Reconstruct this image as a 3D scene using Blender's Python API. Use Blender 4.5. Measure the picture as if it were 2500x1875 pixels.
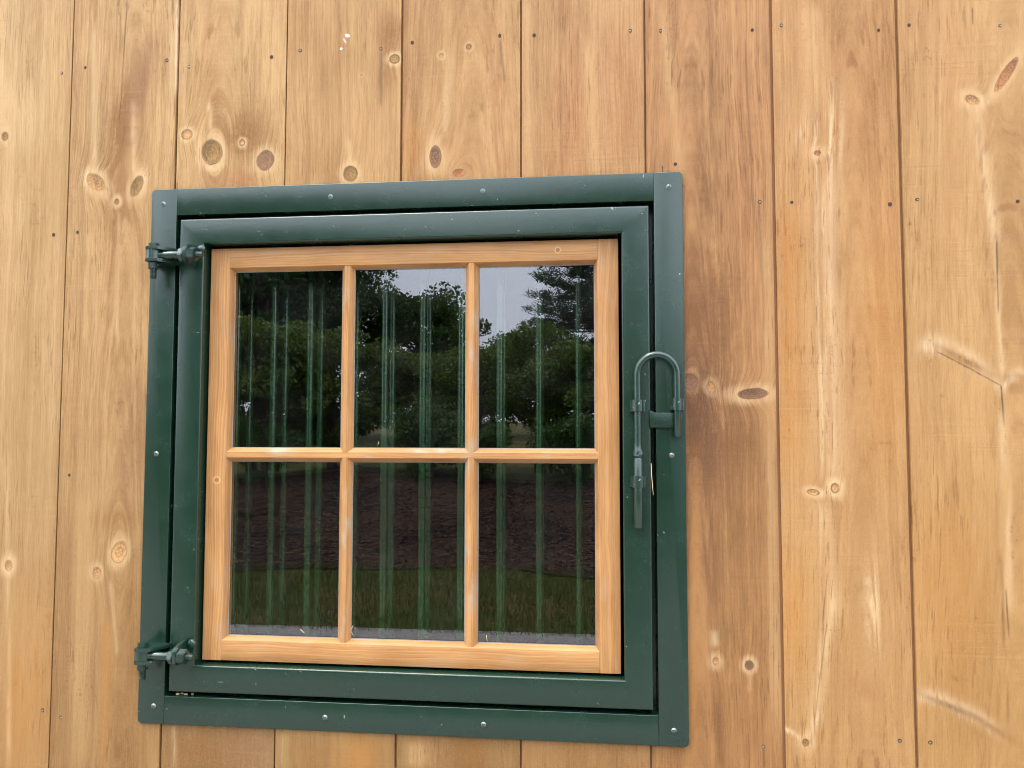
import bpy, bmesh, math, random
import numpy as np
from mathutils import Vector, Matrix
R = math.radians
for o in list(bpy.data.objects): bpy.data.objects.remove(o)
scene = bpy.context.scene
COL = scene.collection
Z0 = 1.5                                    # height of the window's centre above the ground

# ------------------------------------------------------------------ camera, sky, sun, exposure
cam_data = bpy.data.cameras.new('camera'); cam = bpy.data.objects.new('camera', cam_data); COL.objects.link(cam)
cam_data.sensor_width = 36; cam_data.lens = 27.99; cam_data.clip_start = .02; cam_data.clip_end = 3000
_r = Vector((.993832662, .110886948, .000851125)); _u = Vector((.00560449, -.05789325, .99830705)); _f = Vector((-.1107485, .99214538, .05815767))
cam.matrix_world = Matrix(((_r.x, _u.x, -_f.x, .36113), (_r.y, _u.y, -_f.y, -1.45384), (_r.z, _u.z, -_f.z, Z0 + .04069), (0, 0, 0, 1)))
scene.camera = cam

SUN_ELEV, SUN_AZ = 66, 222                  # degrees; azimuth clockwise from +Y
world = bpy.data.worlds.new('World'); scene.world = world; world.use_nodes = True
wt = world.node_tree; wt.nodes.clear()
w_out = wt.nodes.new('ShaderNodeOutputWorld'); w_bg = wt.nodes.new('ShaderNodeBackground')
w_sky = wt.nodes.new('ShaderNodeTexSky'); w_sky.sky_type = 'NISHITA'; w_sky.sun_disc = False
w_sky.sun_elevation = R(SUN_ELEV); w_sky.sun_rotation = R(SUN_AZ); w_sky.air_density = 1.0; w_sky.dust_density = 5.0
w_hs = wt.nodes.new('ShaderNodeHueSaturation'); w_hs.inputs['Saturation'].default_value = .45
w_tc = wt.nodes.new('ShaderNodeTexCoord'); w_no = wt.nodes.new('ShaderNodeTexNoise'); w_no.inputs['Scale'].default_value = 2.2; w_no.inputs['Detail'].default_value = 5
w_rp = wt.nodes.new('ShaderNodeValToRGB')
w_rp.color_ramp.elements[0].position = .3; w_rp.color_ramp.elements[0].color = (8.3, 8.9, 10.6, 1)
w_rp.color_ramp.elements[1].position = .75; w_rp.color_ramp.elements[1].color = (10.6, 11.3, 13.0, 1)
w_mx = wt.nodes.new('ShaderNodeMix'); w_mx.data_type = 'RGBA'; w_mx.inputs[0].default_value = .8   # high overcast over a hazy sky
L = wt.links.new
L(w_sky.outputs[0], w_hs.inputs['Color']); L(w_tc.outputs['Generated'], w_no.inputs['Vector']); L(w_no.outputs['Fac'], w_rp.inputs[0])
L(w_hs.outputs[0], w_mx.inputs[6]); L(w_rp.outputs[0], w_mx.inputs[7]); w_sep = wt.nodes.new('ShaderNodeSeparateXYZ'); w_map = wt.nodes.new('ShaderNodeMapRange'); w_vm = wt.nodes.new('ShaderNodeVectorMath'); w_vm.operation = 'SCALE'
for i_, v_ in ((1, 0.), (2, 1.), (3, .88), (4, 1.5)): w_map.inputs[i_].default_value = v_   # an overcast sky is brighter overhead than at the horizon
L(w_tc.outputs['Generated'], w_sep.inputs[0]); L(w_sep.outputs[2], w_map.inputs[0]); L(w_mx.outputs[2], w_vm.inputs[0]); L(w_map.outputs[0], w_vm.inputs['Scale'])
L(w_vm.outputs[0], w_bg.inputs['Color']); L(w_bg.outputs[0], w_out.inputs[0])
w_bg.inputs['Strength'].default_value = .13
sun_d = bpy.data.lights.new('sun', 'SUN'); sun_d.energy = .8; sun_d.angle = R(16); sun_d.color = (1, .95, .88)
sun = bpy.data.objects.new('sun', sun_d); COL.objects.link(sun)
_sd = Vector((math.sin(R(SUN_AZ)) * math.cos(R(SUN_ELEV)), math.cos(R(SUN_AZ)) * math.cos(R(SUN_ELEV)), math.sin(R(SUN_ELEV))))
sun.rotation_euler = (-_sd).to_track_quat('-Z', 'Y').to_euler(); sun.location = _sd * 30
vs = scene.view_settings; vs.view_transform = 'Standard'; vs.look = 'None'; vs.gamma = 1; vs.use_curve_mapping = False
vs.exposure = 1.45
cy = scene.cycles; cy.max_bounces = 7; cy.diffuse_bounces = 3; cy.glossy_bounces = 4; cy.transparent_max_bounces = 14; cy.use_adaptive_sampling = True; cy.adaptive_threshold = .02; cy.use_denoising = True; cy.denoising_prefilter = 'ACCURATE'; cy.sample_clamp_indirect = 6; cy.filter_width = 1.0

# ------------------------------------------------------------------ helpers
def link(name, me, mat=None, parent=None, loc=None):
    o = bpy.data.objects.new(name, me); COL.objects.link(o)
    if mat is not None and me is not None: me.materials.clear(); me.materials.append(mat)
    if parent is not None: o.parent = parent
    if loc is not None: o.location = loc
    return o
def thing(name, label, cat, loc=(0, 0, 0), group=None):
    o = link(name, None, loc=loc); return tag(o, label, cat, group)
def tag(o, label, cat=None, group=None, kind=None):
    if label: o['label'] = label
    if cat: o['category'] = cat
    if group: o['group'] = group
    if kind: o['kind'] = kind
    return o
def bm_mesh(name, bm, smooth=False):
    me = bpy.data.meshes.new(name); bmesh.ops.recalc_face_normals(bm, faces=bm.faces); bm.to_mesh(me); bm.free()
    if smooth: shade(me)
    return me
def shade(me, ang=40):
    me.polygons.foreach_set('use_smooth', [True] * len(me.polygons))
    bm = bmesh.new(); bm.from_mesh(me)
    for e in bm.edges:
        if len(e.link_faces) == 2 and e.calc_face_angle(0) > R(ang): e.smooth = False
    bm.to_mesh(me); bm.free()
def box(bm, x0, x1, y0, y1, z0, z1, bev=0, seg=2):
    v = [bm.verts.new(p) for p in ((x0,y0,z0),(x1,y0,z0),(x1,y1,z0),(x0,y1,z0),(x0,y0,z1),(x1,y0,z1),(x1,y1,z1),(x0,y1,z1))]
    fs = [bm.faces.new([v[i] for i in q]) for q in ((0,3,2,1),(4,5,6,7),(0,1,5,4),(1,2,6,5),(2,3,7,6),(3,0,4,7))]
    if bev:
        es = list({e for f in fs for e in f.edges}); bmesh.ops.bevel(bm, geom=es, offset=bev, segments=seg, affect='EDGES', profile=.5)
def extrude_poly(bm, pts, axis, a, b):
    """closed outline pts (two coordinates) extruded between a and b along an axis"""
    def P(p, t): return {'x': (t, p[0], p[1]), 'y': (p[0], t, p[1]), 'z': (p[0], p[1], t)}[axis]
    A = [bm.verts.new(P(p, a)) for p in pts]; B = [bm.verts.new(P(p, b)) for p in pts]; n = len(pts)
    bm.faces.new(A); bm.faces.new(B[::-1])
    for i in range(n): bm.faces.new((A[i], A[(i+1) % n], B[(i+1) % n], B[i]))
def hexpts(cx, cy, r, a0=0): return [(cx + r*math.cos(a0 + i*math.pi/3), cy + r*math.sin(a0 + i*math.pi/3)) for i in range(6)]
def circ(cx, cy, r, n=24): return [(cx + r*math.cos(i*2*math.pi/n), cy + r*math.sin(i*2*math.pi/n)) for i in range(n)]
def tube(bm, pts, rad, n=14):
    """round rod through pts; rad is a number or a list"""
    pts = [Vector(p) for p in pts]; rad = rad if isinstance(rad, (list, tuple)) else [rad] * len(pts); rings = []
    side = None
    for i, p in enumerate(pts):
        t = (pts[min(i+1, len(pts)-1)] - pts[max(i-1, 0)]).normalized()
        if side is None: side = t.orthogonal().normalized()
        side = (side - t * side.dot(t)).normalized(); up = t.cross(side)
        rings.append([bm.verts.new(p + (side*math.cos(k*2*math.pi/n) + up*math.sin(k*2*math.pi/n)) * rad[i]) for k in range(n)])
    for a, b in zip(rings, rings[1:]):
        for k in range(n): bm.faces.new((a[k], a[(k+1) % n], b[(k+1) % n], b[k]))
    bm.faces.new(rings[0][::-1]); bm.faces.new(rings[-1])
def mesh_np(name, V, F, smooth=False):
    me = bpy.data.meshes.new(name); V = np.asarray(V, np.float32); F = np.asarray(F, np.int32)
    me.vertices.add(len(V)); me.vertices.foreach_set('co', V.ravel())
    n = F.shape[1]; me.loops.add(F.size); me.loops.foreach_set('vertex_index', F.ravel())
    me.polygons.add(len(F)); me.polygons.foreach_set('loop_start', np.arange(0, F.size, n, dtype=np.int32))
    me.update(calc_edges=True); me.validate()
    if smooth: me.polygons.foreach_set('use_smooth', [True] * len(F))
    return me

# ------------------------------------------------------------------ node helpers
class Sock:
    def __init__(s, g, k): s.g, s.k = g, k
    def _m(s, op, b=None, c=None, rev=False):
        a = s
        if rev: a, b = b, s
        return s.g.math(op, a, b, c)
    def __add__(s, b): return s._m('ADD', b)
    def __radd__(s, b): return s._m('ADD', b)
    def __sub__(s, b): return s._m('SUBTRACT', b)
    def __rsub__(s, b): return s._m('SUBTRACT', b, rev=True)
    def __mul__(s, b): return s._m('MULTIPLY', b)
    def __rmul__(s, b): return s._m('MULTIPLY', b)
    def __truediv__(s, b): return s._m('DIVIDE', b)
    def __pow__(s, b): return s._m('POWER', b)
class Graph:
    def __init__(g, mat):
        mat.use_nodes = True; g.t = mat.node_tree; g.t.nodes.clear()
        g.out = g.t.nodes.new('ShaderNodeOutputMaterial')
    def node(g, t): return g.t.nodes.new(t)
    def put(g, inp, v):
        if isinstance(v, Sock): g.t.links.new(v.k, inp)
        elif isinstance(v, (tuple, list)) and len(v) == 3 and inp.type == 'RGBA': inp.default_value = (*v, 1)
        else: inp.default_value = v
    def math(g, op, a, b=None, c=None, clamp=False):
        n = g.node('ShaderNodeMath'); n.operation = op; n.use_clamp = clamp
        for i, v in enumerate((a, b, c)):
            if v is not None: g.put(n.inputs[i], v)
        return Sock(g, n.outputs[0])
    def clamp(g, a): return g.math('ADD', a, 0., clamp=True)
    def exp(g, a): return g.math('EXPONENT', a)
    def absv(g, a): return g.math('ABSOLUTE', a)
    def sqrt(g, a): return g.math('SQRT', a)
    def vec(g, x, y, z):
        n = g.node('ShaderNodeCombineXYZ')
        for i, v in enumerate((x, y, z)): g.put(n.inputs[i], v)
        return Sock(g, n.outputs[0])
    def coords(g, kind='Object'):
        n = g.node('ShaderNodeTexCoord'); s = g.node('ShaderNodeSeparateXYZ'); g.t.links.new(n.outputs[kind], s.inputs[0])
        return [Sock(g, o) for o in s.outputs]
    def noise(g, v, scale=1., detail=2., rough=.5, dim='3D'):
        n = g.node('ShaderNodeTexNoise'); n.noise_dimensions = dim
        g.put(n.inputs['W' if dim == '1D' else 'Vector'], v)
        n.inputs['Scale'].default_value = scale; n.inputs['Detail'].default_value = detail; n.inputs['Roughness'].default_value = rough
        return Sock(g, n.outputs[0])
    def ss(g, v, a, b, lo=0., hi=1.):
        n = g.node('ShaderNodeMapRange'); n.interpolation_type = 'SMOOTHSTEP'
        for i, q in enumerate((v, a, b, lo, hi)): g.put(n.inputs[i], q)
        return Sock(g, n.outputs[0])
    def mix(g, f, a, b, mode='MIX'):
        n = g.node('ShaderNodeMix'); n.data_type = 'RGBA'; n.blend_type = mode; n.clamp_factor = True
        g.put(n.inputs[0], f); g.put(n.inputs[6], a); g.put(n.inputs[7], b); return Sock(g, n.outputs[2])
    def bump(g, h, dist, st=1.):
        n = g.node('ShaderNodeBump'); n.inputs['Distance'].default_value = dist; n.inputs['Strength'].default_value = st
        g.put(n.inputs['Height'], h); return Sock(g, n.outputs[0])
    def principled(g, col, rough, normal=None, spec=.5, metal=0., **kw):
        n = g.node('ShaderNodeBsdfPrincipled'); g.put(n.inputs['Base Color'], col); g.put(n.inputs['Roughness'], rough)
        g.put(n.inputs['Specular IOR Level'], spec); g.put(n.inputs['Metallic'], metal)
        for k, v in kw.items(): g.put(n.inputs[k], v)
        if normal is not None: g.put(n.inputs['Normal'], normal)
        g.t.links.new(n.outputs[0], g.out.inputs[0]); return n
GROUPS = {}
def node_group(name, fn, values, colours=(), colour_out=False):
    """node group built once: fn(graph, dict of sockets) returns the output socket"""
    if name in GROUPS: return GROUPS[name]
    t = bpy.data.node_groups.new(name, 'ShaderNodeTree'); g = Graph.__new__(Graph); g.t = t
    for v in values: t.interface.new_socket(v, in_out='INPUT', socket_type='NodeSocketFloat')
    for v in colours: t.interface.new_socket(v, in_out='INPUT', socket_type='NodeSocketColor')
    t.interface.new_socket('out', in_out='OUTPUT', socket_type='NodeSocketColor' if colour_out else 'NodeSocketFloat')
    gi = t.nodes.new('NodeGroupInput'); go = t.nodes.new('NodeGroupOutput')
    res = fn(g, {o.name: Sock(g, o) for o in gi.outputs if o.name}); t.links.new(res.k, go.inputs[0]); GROUPS[name] = t; return t
def use_group(g, tree, **kw):
    n = g.node('ShaderNodeGroup'); n.node_tree = tree
    for k, v in kw.items(): g.put(n.inputs[k], v)
    return Sock(g, n.outputs[0])
def newmat(name): m = bpy.data.materials.new(name); return m, Graph(m)

# ------------------------------------------------------------------ wood
WCOL = dict(pale=(.78,.60,.38), white=(.82,.66,.48), stain=(.37,.22,.085), lightstain=(.70,.50,.27), orange=(.50,.235,.06), brown=(.235,.118,.038),
    purpleish=(.25,.135,.075), redbrown=(.33,.145,.065), darkbrown=(.14,.068,.027), darkpurple=(.105,.052,.036), crack=(.05,.02,.01), greyline=(.16,.10,.065),
    bird=(.80,.80,.86), tan=(.43,.25,.115), olive=(.235,.14,.05), purple=(.16,.088,.06), dark=(.10,.045,.02))
WT = (.70, .63, .515)                          # weathered tone of the whole wall
WCOL = {k: v if k == 'bird' else tuple(q*t for q, t in zip(v, (.82, .74, .60))) for k, v in WCOL.items()}
MARKS = {
0: [('k', -0.8345, 0.6338, 0.0062, 0.0078, 0, 'olive', 0.5, 0.6, 1.9, 0.7), ('k', -0.7923, -0.2238, 0.007, 0.0094, 0, 'tan', 0.5, 0.9, 2.4, 0.7), ('s', -0.8049, 0.0002, -0.7732, -0.6079, 0.00546, 'pale', 0.55, 0.004), ('s', -0.8454, 0.789, -0.8328, 0.6354, 0.00702, 'pale', 0.4, 0.004), ('b', -0.7336, 0.5561, 0.0936, 0.0468, 0, 'stain', 0.35), ('s', -0.72, 0.9101, -0.7337, 0.3245, 0.01716, 'stain', 0.3, 0.004), ('b', -0.7463, -0.472, 0.0702, 0.234, 0, 'orange', 0.35)],
1: [('k', -0.6338, 0.5318, 0.0211, 0.0133, -42, 'tan', 0.5, 0.9, 1.7, 0.7), ('k', -0.5463, 0.5215, 0.0109, 0.0211, -22, 'olive', 0.5, 0.8, 1.8, 0.7), ('k', -0.5875, 0.4916, 0.0047, 0.0055, 0, 'olive', 0.5, 0.8, 2.6, 0.7), ('k', -0.5608, -0.1936, 0.0156, 0.0218, -18, 'tan', 0.4, 0.7, 1.6, 0.7), ('k', -0.6057, -0.2335, 0.0078, 0.0094, 0, 'tan', 0.5, 0.85, 2.0, 0.7), ('b', -0.5836, 0.6418, 0.0296, 0.1092, -8, 'brown', 0.95), ('b', -0.5431, 0.7315, 0.0218, 0.0936, -14, 'purpleish', 0.6), ('b', -0.5728, 0.4354, 0.0429, 0.0858, 8, 'brown', 0.55), ('s', -0.5749, 0.501, -0.577, 0.1603, 0.02496, 'brown', 0.45, 0.004), ('s', -0.5346, 0.1599, -0.5293, -0.1557, 0.0273, 'purpleish', 0.5, 0.004), ('s', -0.6481, 0.8548, -0.6354, 0.5526, 0.00702, 'pale', 0.6, 0.004), ('s', -0.5591, 0.6906, -0.5503, 0.5413, 0.00624, 'pale', 0.55, 0.004), ('s', -0.5825, 0.4684, -0.5788, 0.2165, 0.0039, 'pale', 0.5, 0.004), ('s', -0.4692, 0.8949, -0.4711, 0.7073, 0.01014, 'white', 1.0, 0.003), ('s', -0.5786, 0.9015, -0.5867, 0.6586, 0.00125, 'crack', 0.8, 0.004), ('s', -0.6372, -0.0785, -0.6318, -0.6013, 0.0195, 'lightstain', 0.3, 0.004), ('s', -0.5813, -0.3121, -0.5778, -0.5988, 0.01092, 'orange', 0.55, 0.004), ('s', -0.5766, -0.25, -0.5596, -0.3885, 0.0039, 'pale', 0.5, 0.004), ('b', -0.5129, -0.4252, 0.039, 0.1794, 0, 'brown', 0.45), ('b', -0.5719, -0.1329, 0.0468, 0.0234, 0, 'brown', 0.4)],
2: [('k', -0.4458, 0.622, 0.0109, 0.0101, 10, 'tan', 0.6, 0.8, 1.7, 0.7), ('k', -0.3925, 0.5847, 0.0218, 0.025, 8, 'olive', 0.9, 0.75, 1.45, 0.9), ('k', -0.2835, 0.5635, 0.0164, 0.0179, -25, 'purple', 0.55, 0.65, 1.6, 0.7), ('k', -0.3317, 0.601, 0.0047, 0.0055, 0, 'tan', 0.6, 0.8, 2.2, 0.7), ('b', -0.332, 0.6149, 0.0585, 0.0546, 15, 'brown', 0.75), ('b', -0.3923, 0.683, 0.0312, 0.0702, 0, 'brown', 0.4), ('s', -0.4025, 0.6876, -0.3977, 0.6258, 0.00546, 'pale', 0.8, 0.001), ('b', -0.3342, 0.5256, 0.0468, 0.0195, 0, 'redbrown', 0.6), ('b', -0.4574, 0.579, 0.0234, 0.0624, 0, 'lightstain', 0.5), ('s', -0.4554, 0.894, -0.4523, 0.6445, 0.00468, 'lightstain', 0.4, 0.004), ('b', -0.3948, -0.5641, 0.0858, 0.0702, 0, 'brown', 0.6), ('b', -0.2985, -0.5672, 0.0624, 0.0468, 0, 'purpleish', 0.4), ('s', -0.4407, -0.5135, -0.4386, -0.5923, 0.0039, 'pale', 0.4, 0.004), ('s', -0.4637, 0.5268, -0.463, 0.5007, 0.00125, 'crack', 1.0, 0.0)],
3: [('k', -0.1122, 0.5307, 0.0125, 0.0133, 0, 'olive', 0.8, 0.9, 1.75, 0.9), ('k', -0.0285, 0.7515, 0.0094, 0.0086, 0, 'olive', 0.6, 0.85, 1.9, 0.7), ('k', -0.0928, 0.7233, 0.0025, 0.0025, 0, 'tan', 0.6, 0.6, 2, 0.7), ('b', -0.0395, 0.8038, 0.0234, 0.0468, 0, 'brown', 0.7), ('s', -0.0553, 0.7682, -0.0557, 0.6596, 0.0039, 'greyline', 0.75, 0.002), ('b', -0.0427, 0.7232, 0.0172, 0.039, 0, 'brown', 0.45), ('s', -0.1179, 0.5981, -0.1124, 0.5499, 0.00546, 'pale', 0.7, 0.001), ('b', -0.1578, 0.5516, 0.039, 0.0546, 20, 'brown', 0.4), ('b', -0.1222, 0.8027, 0.0055, 0.0039, -20, 'bird', 0.75), ('b', -0.1341, 0.7773, 0.0031, 0.0027, 0, 'bird', 0.55), ('b', -0.127, 0.7924, 0.0023, 0.007, 30, 'bird', 0.25), ('s', -0.2282, -0.5197, -0.227, -0.5825, 0.0078, 'pale', 0.5, 0.004), ('b', -0.1725, -0.5615, 0.0351, 0.0468, 0, 'brown', 0.5), ('b', -0.0795, -0.5573, 0.0468, 0.0468, 0, 'orange', 0.4)],
4: [('k', 0.0519, 0.558, 0.0117, 0.0226, 0, 'purple', 0.7, 0.75, 1.8, 0.9), ('k', 0.0625, 0.7548, 0.0039, 0.0039, 0, 'tan', 0.5, 0.7, 2, 0.7), ('k', 0.1153, 0.7687, 0.0047, 0.0055, -20, 'olive', 0.6, 0.6, 1.8, 0.7), ('k', 0.0984, 0.5256, 0.0109, 0.007, 0, 'redbrown', 0.3, 0.2, 1.4, 0.7), ('s', 0.0806, 0.765, 0.0737, 0.5982, 0.01092, 'pale', 0.55, 0.004), ('s', 0.0966, 0.7402, 0.0897, 0.5267, 0.02028, 'stain', 0.4, 0.004), ('s', 0.1749, 0.7822, 0.1844, 0.6961, 0.00273, 'greyline', 0.75, 0.002), ('s', 0.1789, 0.7121, 0.1846, 0.5155, 0.01716, 'redbrown', 0.4, 0.004), ('s', 0.0102, 0.6247, -0.0048, 0.5222, 0.0234, 'orange', 0.45, 0.004), ('b', 0.1252, -0.5409, 0.0351, 0.0468, 0, 'brown', 0.7), ('s', 0.0272, -0.5235, 0.0276, -0.5706, 0.0156, 'lightstain', 0.5, 0.004)],
5: [('s', 0.2604, 0.8505, 0.2675, 0.5126, 0.01872, 'stain', 0.4, 0.004), ('s', 0.3445, 0.7666, 0.3508, 0.5174, 0.01092, 'lightstain', 0.6, 0.004), ('b', 0.4043, 0.662, 0.0468, 0.1794, 0, 'redbrown', 0.45), ('b', 0.3134, 0.6117, 0.0351, 0.1248, 0, 'redbrown', 0.4), ('s', 0.2294, 0.8524, 0.2331, 0.5138, 0.00936, 'lightstain', 0.4, 0.004), ('b', 0.3237, -0.5391, 0.1014, 0.0468, 0, 'brown', 0.35)],
6: [('k', 0.5193, 0.1289, 0.0148, 0.0148, 0, 'purple', 0.3, 0.1, 1.4, 0.7), ('k', 0.5574, 0.1191, 0.007, 0.0086, 0, 'tan', 0.6, 0.5, 1.8, 0.7), ('k', 0.63, 0.1063, 0.0226, 0.0086, 3, 'purple', 0.7, 0.95, 1.9, 0.7), ('k', 0.5593, -0.3638, 0.0055, 0.007, 0, 'tan', 0.6, 0.9, 2.6, 0.7), ('k', 0.6166, -0.369, 0.0078, 0.0086, 0, 'purple', 0.7, 1.0, 1.9, 0.7), ('s', 0.5642, 0.7932, 0.5609, 0.4343, 0.0156, 'darkbrown', 0.35, 0.012), ('s', 0.4771, 0.8373, 0.5106, 0.5041, 0.00936, 'lightstain', 0.4, 0.004), ('b', 0.5415, 0.0561, 0.0468, 0.156, 0, 'darkpurple', 0.72), ('b', 0.5947, 0.0343, 0.0468, 0.0858, 0, 'darkbrown', 0.35), ('b', 0.5619, 0.2401, 0.0468, 0.1326, 0, 'darkbrown', 0.4), ('b', 0.575, 0.4039, 0.0468, 0.234, 0, 'darkbrown', 0.25), ('s', 0.6278, 0.7818, 0.6355, 0.4471, 0.00312, 'darkpurple', 0.35, 0.004), ('s', 0.6478, 0.4505, 0.6505, 0.1507, 0.00312, 'darkpurple', 0.55, 0.004), ('s', 0.6591, 0.4016, 0.6617, -0.4893, 0.01092, 'lightstain', 0.4, 0.004), ('s', 0.5576, -0.3391, 0.558, -0.3108, 0.0078, 'white', 0.8, 0.001), ('s', 0.6169, -0.3514, 0.6165, -0.3795, 0.00858, 'white', 0.6, 0.001), ('b', 0.579, -0.3137, 0.0187, 0.0187, 0, 'olive', 0.7), ('s', 0.5608, -0.1035, 0.5534, -0.2825, 0.01716, 'darkpurple', 0.4, 0.004), ('s', 0.5604, -0.3884, 0.5638, -0.5456, 0.0078, 'darkbrown', 0.7, 0.004), ('s', 0.6379, -0.5083, 0.6387, -0.5421, 0.00234, 'darkbrown', 0.9, 0.004), ('s', 0.5301, 0.005, 0.5162, -0.5478, 0.00624, 'orange', 0.4, 0.004), ('b', 0.5922, -0.139, 0.0546, 0.2574, 0, 'darkbrown', 0.25), ('s', 0.4762, 0.5251, 0.476, 0.5053, 0.00125, 'crack', 1.0, 0.0), ('s', 0.503, 0.4861, 0.5155, 0.4864, 0.00109, 'crack', 1.0, 0.0), ('s', 0.6165, -0.3795, 0.6145, -0.4146, 0.00312, 'pale', 0.6, 0.004)],
7: [('k', 0.7507, 0.539, 0.007, 0.0055, 0, 'redbrown', 0.4, 0.7, 3.0, 0.7), ('k', 0.7305, -0.0672, 0.0094, 0.0047, -10, 'tan', 0.7, 0.9, 2.4, 0.7), ('k', 0.7673, -0.0598, 0.0062, 0.0078, 0, 'tan', 0.6, 0.9, 2.6, 0.7), ('k', 0.7095, -0.4969, 0.0055, 0.0062, 0, 'olive', 0.6, 0.8, 3.0, 0.7), ('b', 0.7289, 0.5827, 0.0218, 0.0585, 14, 'white', 0.75), ('b', 0.7746, 0.562, 0.025, 0.0936, -4, 'pale', 0.6), ('s', 0.748, 0.8208, 0.7546, 0.6229, 0.01872, 'lightstain', 0.55, 0.004), ('s', 0.763, 0.5176, 0.7609, 0.2518, 0.01716, 'white', 0.7, 0.008), ('s', 0.7618, 0.2957, 0.7716, -0.0512, 0.0234, 'pale', 0.75, 0.008), ('s', 0.7641, 0.208, 0.7662, -0.0156, 0.00546, 'redbrown', 0.55, 0.008), ('s', 0.7506, 0.5345, 0.7503, 0.5181, 0.0014, 'crack', 0.9, 0.004), ('s', 0.7469, -0.0763, 0.7598, -0.2772, 0.01716, 'pale', 0.55, 0.004), ('s', 0.764, -0.2421, 0.7216, -0.4729, 0.01248, 'pale', 0.6, 0.004), ('s', 0.751, -0.2072, 0.7424, -0.2916, 0.00109, 'crack', 0.7, 0.004), ('s', 0.7506, -0.2914, 0.7216, -0.4729, 0.00109, 'crack', 0.5, 0.004), ('b', 0.8248, -0.2615, 0.0203, 0.1014, 0, 'pale', 0.55), ('s', 0.8164, -0.1004, 0.8018, -0.3732, 0.00624, 'stain', 0.5, 0.004), ('s', 0.7048, 0.445, 0.6937, -0.0303, 0.02184, 'orange', 0.55, 0.004), ('b', 0.8079, -0.4006, 0.0234, 0.0125, -60, 'redbrown', 0.4), ('s', 0.6716, -0.4722, 0.7074, -0.4976, 0.00468, 'white', 0.8, 0.001), ('s', 0.7324, -0.4449, 0.7123, -0.494, 0.0078, 'white', 0.75, 0.001), ('s', 0.708, -0.5024, 0.7073, -0.5389, 0.00234, 'darkbrown', 0.8, 0.004), ('b', 0.6876, -0.279, 0.0312, 0.1092, 0, 'orange', 0.5), ('b', 0.8572, 0.2213, 0.0468, 0.2496, 0, 'orange', 0.3)],
8: [('k', 1.0737, 0.6682, 0.0086, 0.0351, -33, 'redbrown', 0.8, 0.7, 1.7, 0.7), ('k', 1.0145, 0.623, 0.0109, 0.007, -25, 'tan', 0.4, 0.9, 2.2, 0.7), ('s', 1.0164, 0.6185, 1.0515, 0.3619, 0.01092, 'white', 0.5, 0.003), ('s', 1.0365, 0.5221, 1.0504, 0.1264, 0.00702, 'pale', 0.6, 0.004), ('s', 0.9111, 0.1882, 0.9653, 0.1854, 0.0156, 'white', 0.75, 0.001), ('s', 0.9585, 0.1869, 1.0462, 0.1194, 0.0156, 'white', 0.85, 0.001), ('b', 0.9881, 0.1624, 0.0546, 0.0086, -30, 'brown', 0.75), ('s', 0.9447, 0.1771, 1.0462, 0.118, 0.0014, 'crack', 0.9, 0.001), ('s', 1.0475, 0.118, 1.0841, 0.1439, 0.01014, 'white', 0.7, 0.001), ('s', 1.0486, 0.3764, 1.0457, 0.2472, 0.00172, 'crack', 0.8, 0.004), ('s', 1.0462, 0.1194, 1.0492, 0.049, 0.00156, 'crack', 0.95, 0.001), ('s', 1.0488, 0.0771, 1.0472, -0.2697, 0.0078, 'pale', 0.55, 0.004), ('s', 1.0342, -0.167, 1.0386, -0.4665, 0.00312, 'darkbrown', 0.6, 0.004), ('s', 1.042, -0.2287, 1.0438, -0.3107, 0.00156, 'crack', 0.8, 0.004), ('s', 0.8921, -0.4092, 0.9538, -0.4239, 0.01248, 'white', 0.85, 0.001), ('s', 0.9473, -0.4215, 1.0276, -0.467, 0.01248, 'white', 0.75, 0.001), ('b', 0.9472, -0.4262, 0.0468, 0.0062, -22, 'greyline', 0.7), ('b', 1.0117, -0.4575, 0.0468, 0.0078, -32, 'brown', 0.6), ('s', 1.0189, 0.7894, 1.0194, 0.7594, 0.00156, 'crack', 0.8, 0.004), ('b', 0.9642, 0.6135, 0.039, 0.156, 0, 'lightstain', 0.35), ('s', 0.92, 0.6378, 0.9047, 0.5864, 0.00468, 'redbrown', 0.4, 0.004), ('b', 0.9461, -0.2378, 0.0702, 0.156, 0, 'orange', 0.3)],
}
NAILS = [(-0.7155, 0.7594), (-0.6636, 0.7669), (-0.4908, 0.7731), (-0.4451, 0.7583), (-0.275, 0.7693), (-0.2163, 0.7785), (-0.721, 0.4291), (-0.6687, 0.4323), (-0.0553, 0.7731), (0.0057, 0.7827), (0.1749, 0.787), (0.2402, 0.7834), (0.4195, 0.7824), (0.475, 0.7797), (0.4991, 0.5276), (0.6401, 0.7719), (0.6917, 0.7782), (0.861, 0.7594), (0.9122, 0.7641), (1.065, 0.7546), (0.6482, 0.4527), (0.7042, 0.4502), (0.8725, 0.4412), (0.9175, 0.4479), (1.0836, 0.439), (-0.7096, -0.4976), (-0.6703, -0.5083), (0.6379, -0.5062), (0.8647, -0.4871), (0.9131, -0.4867), (-0.6691, -0.0471)]

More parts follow.
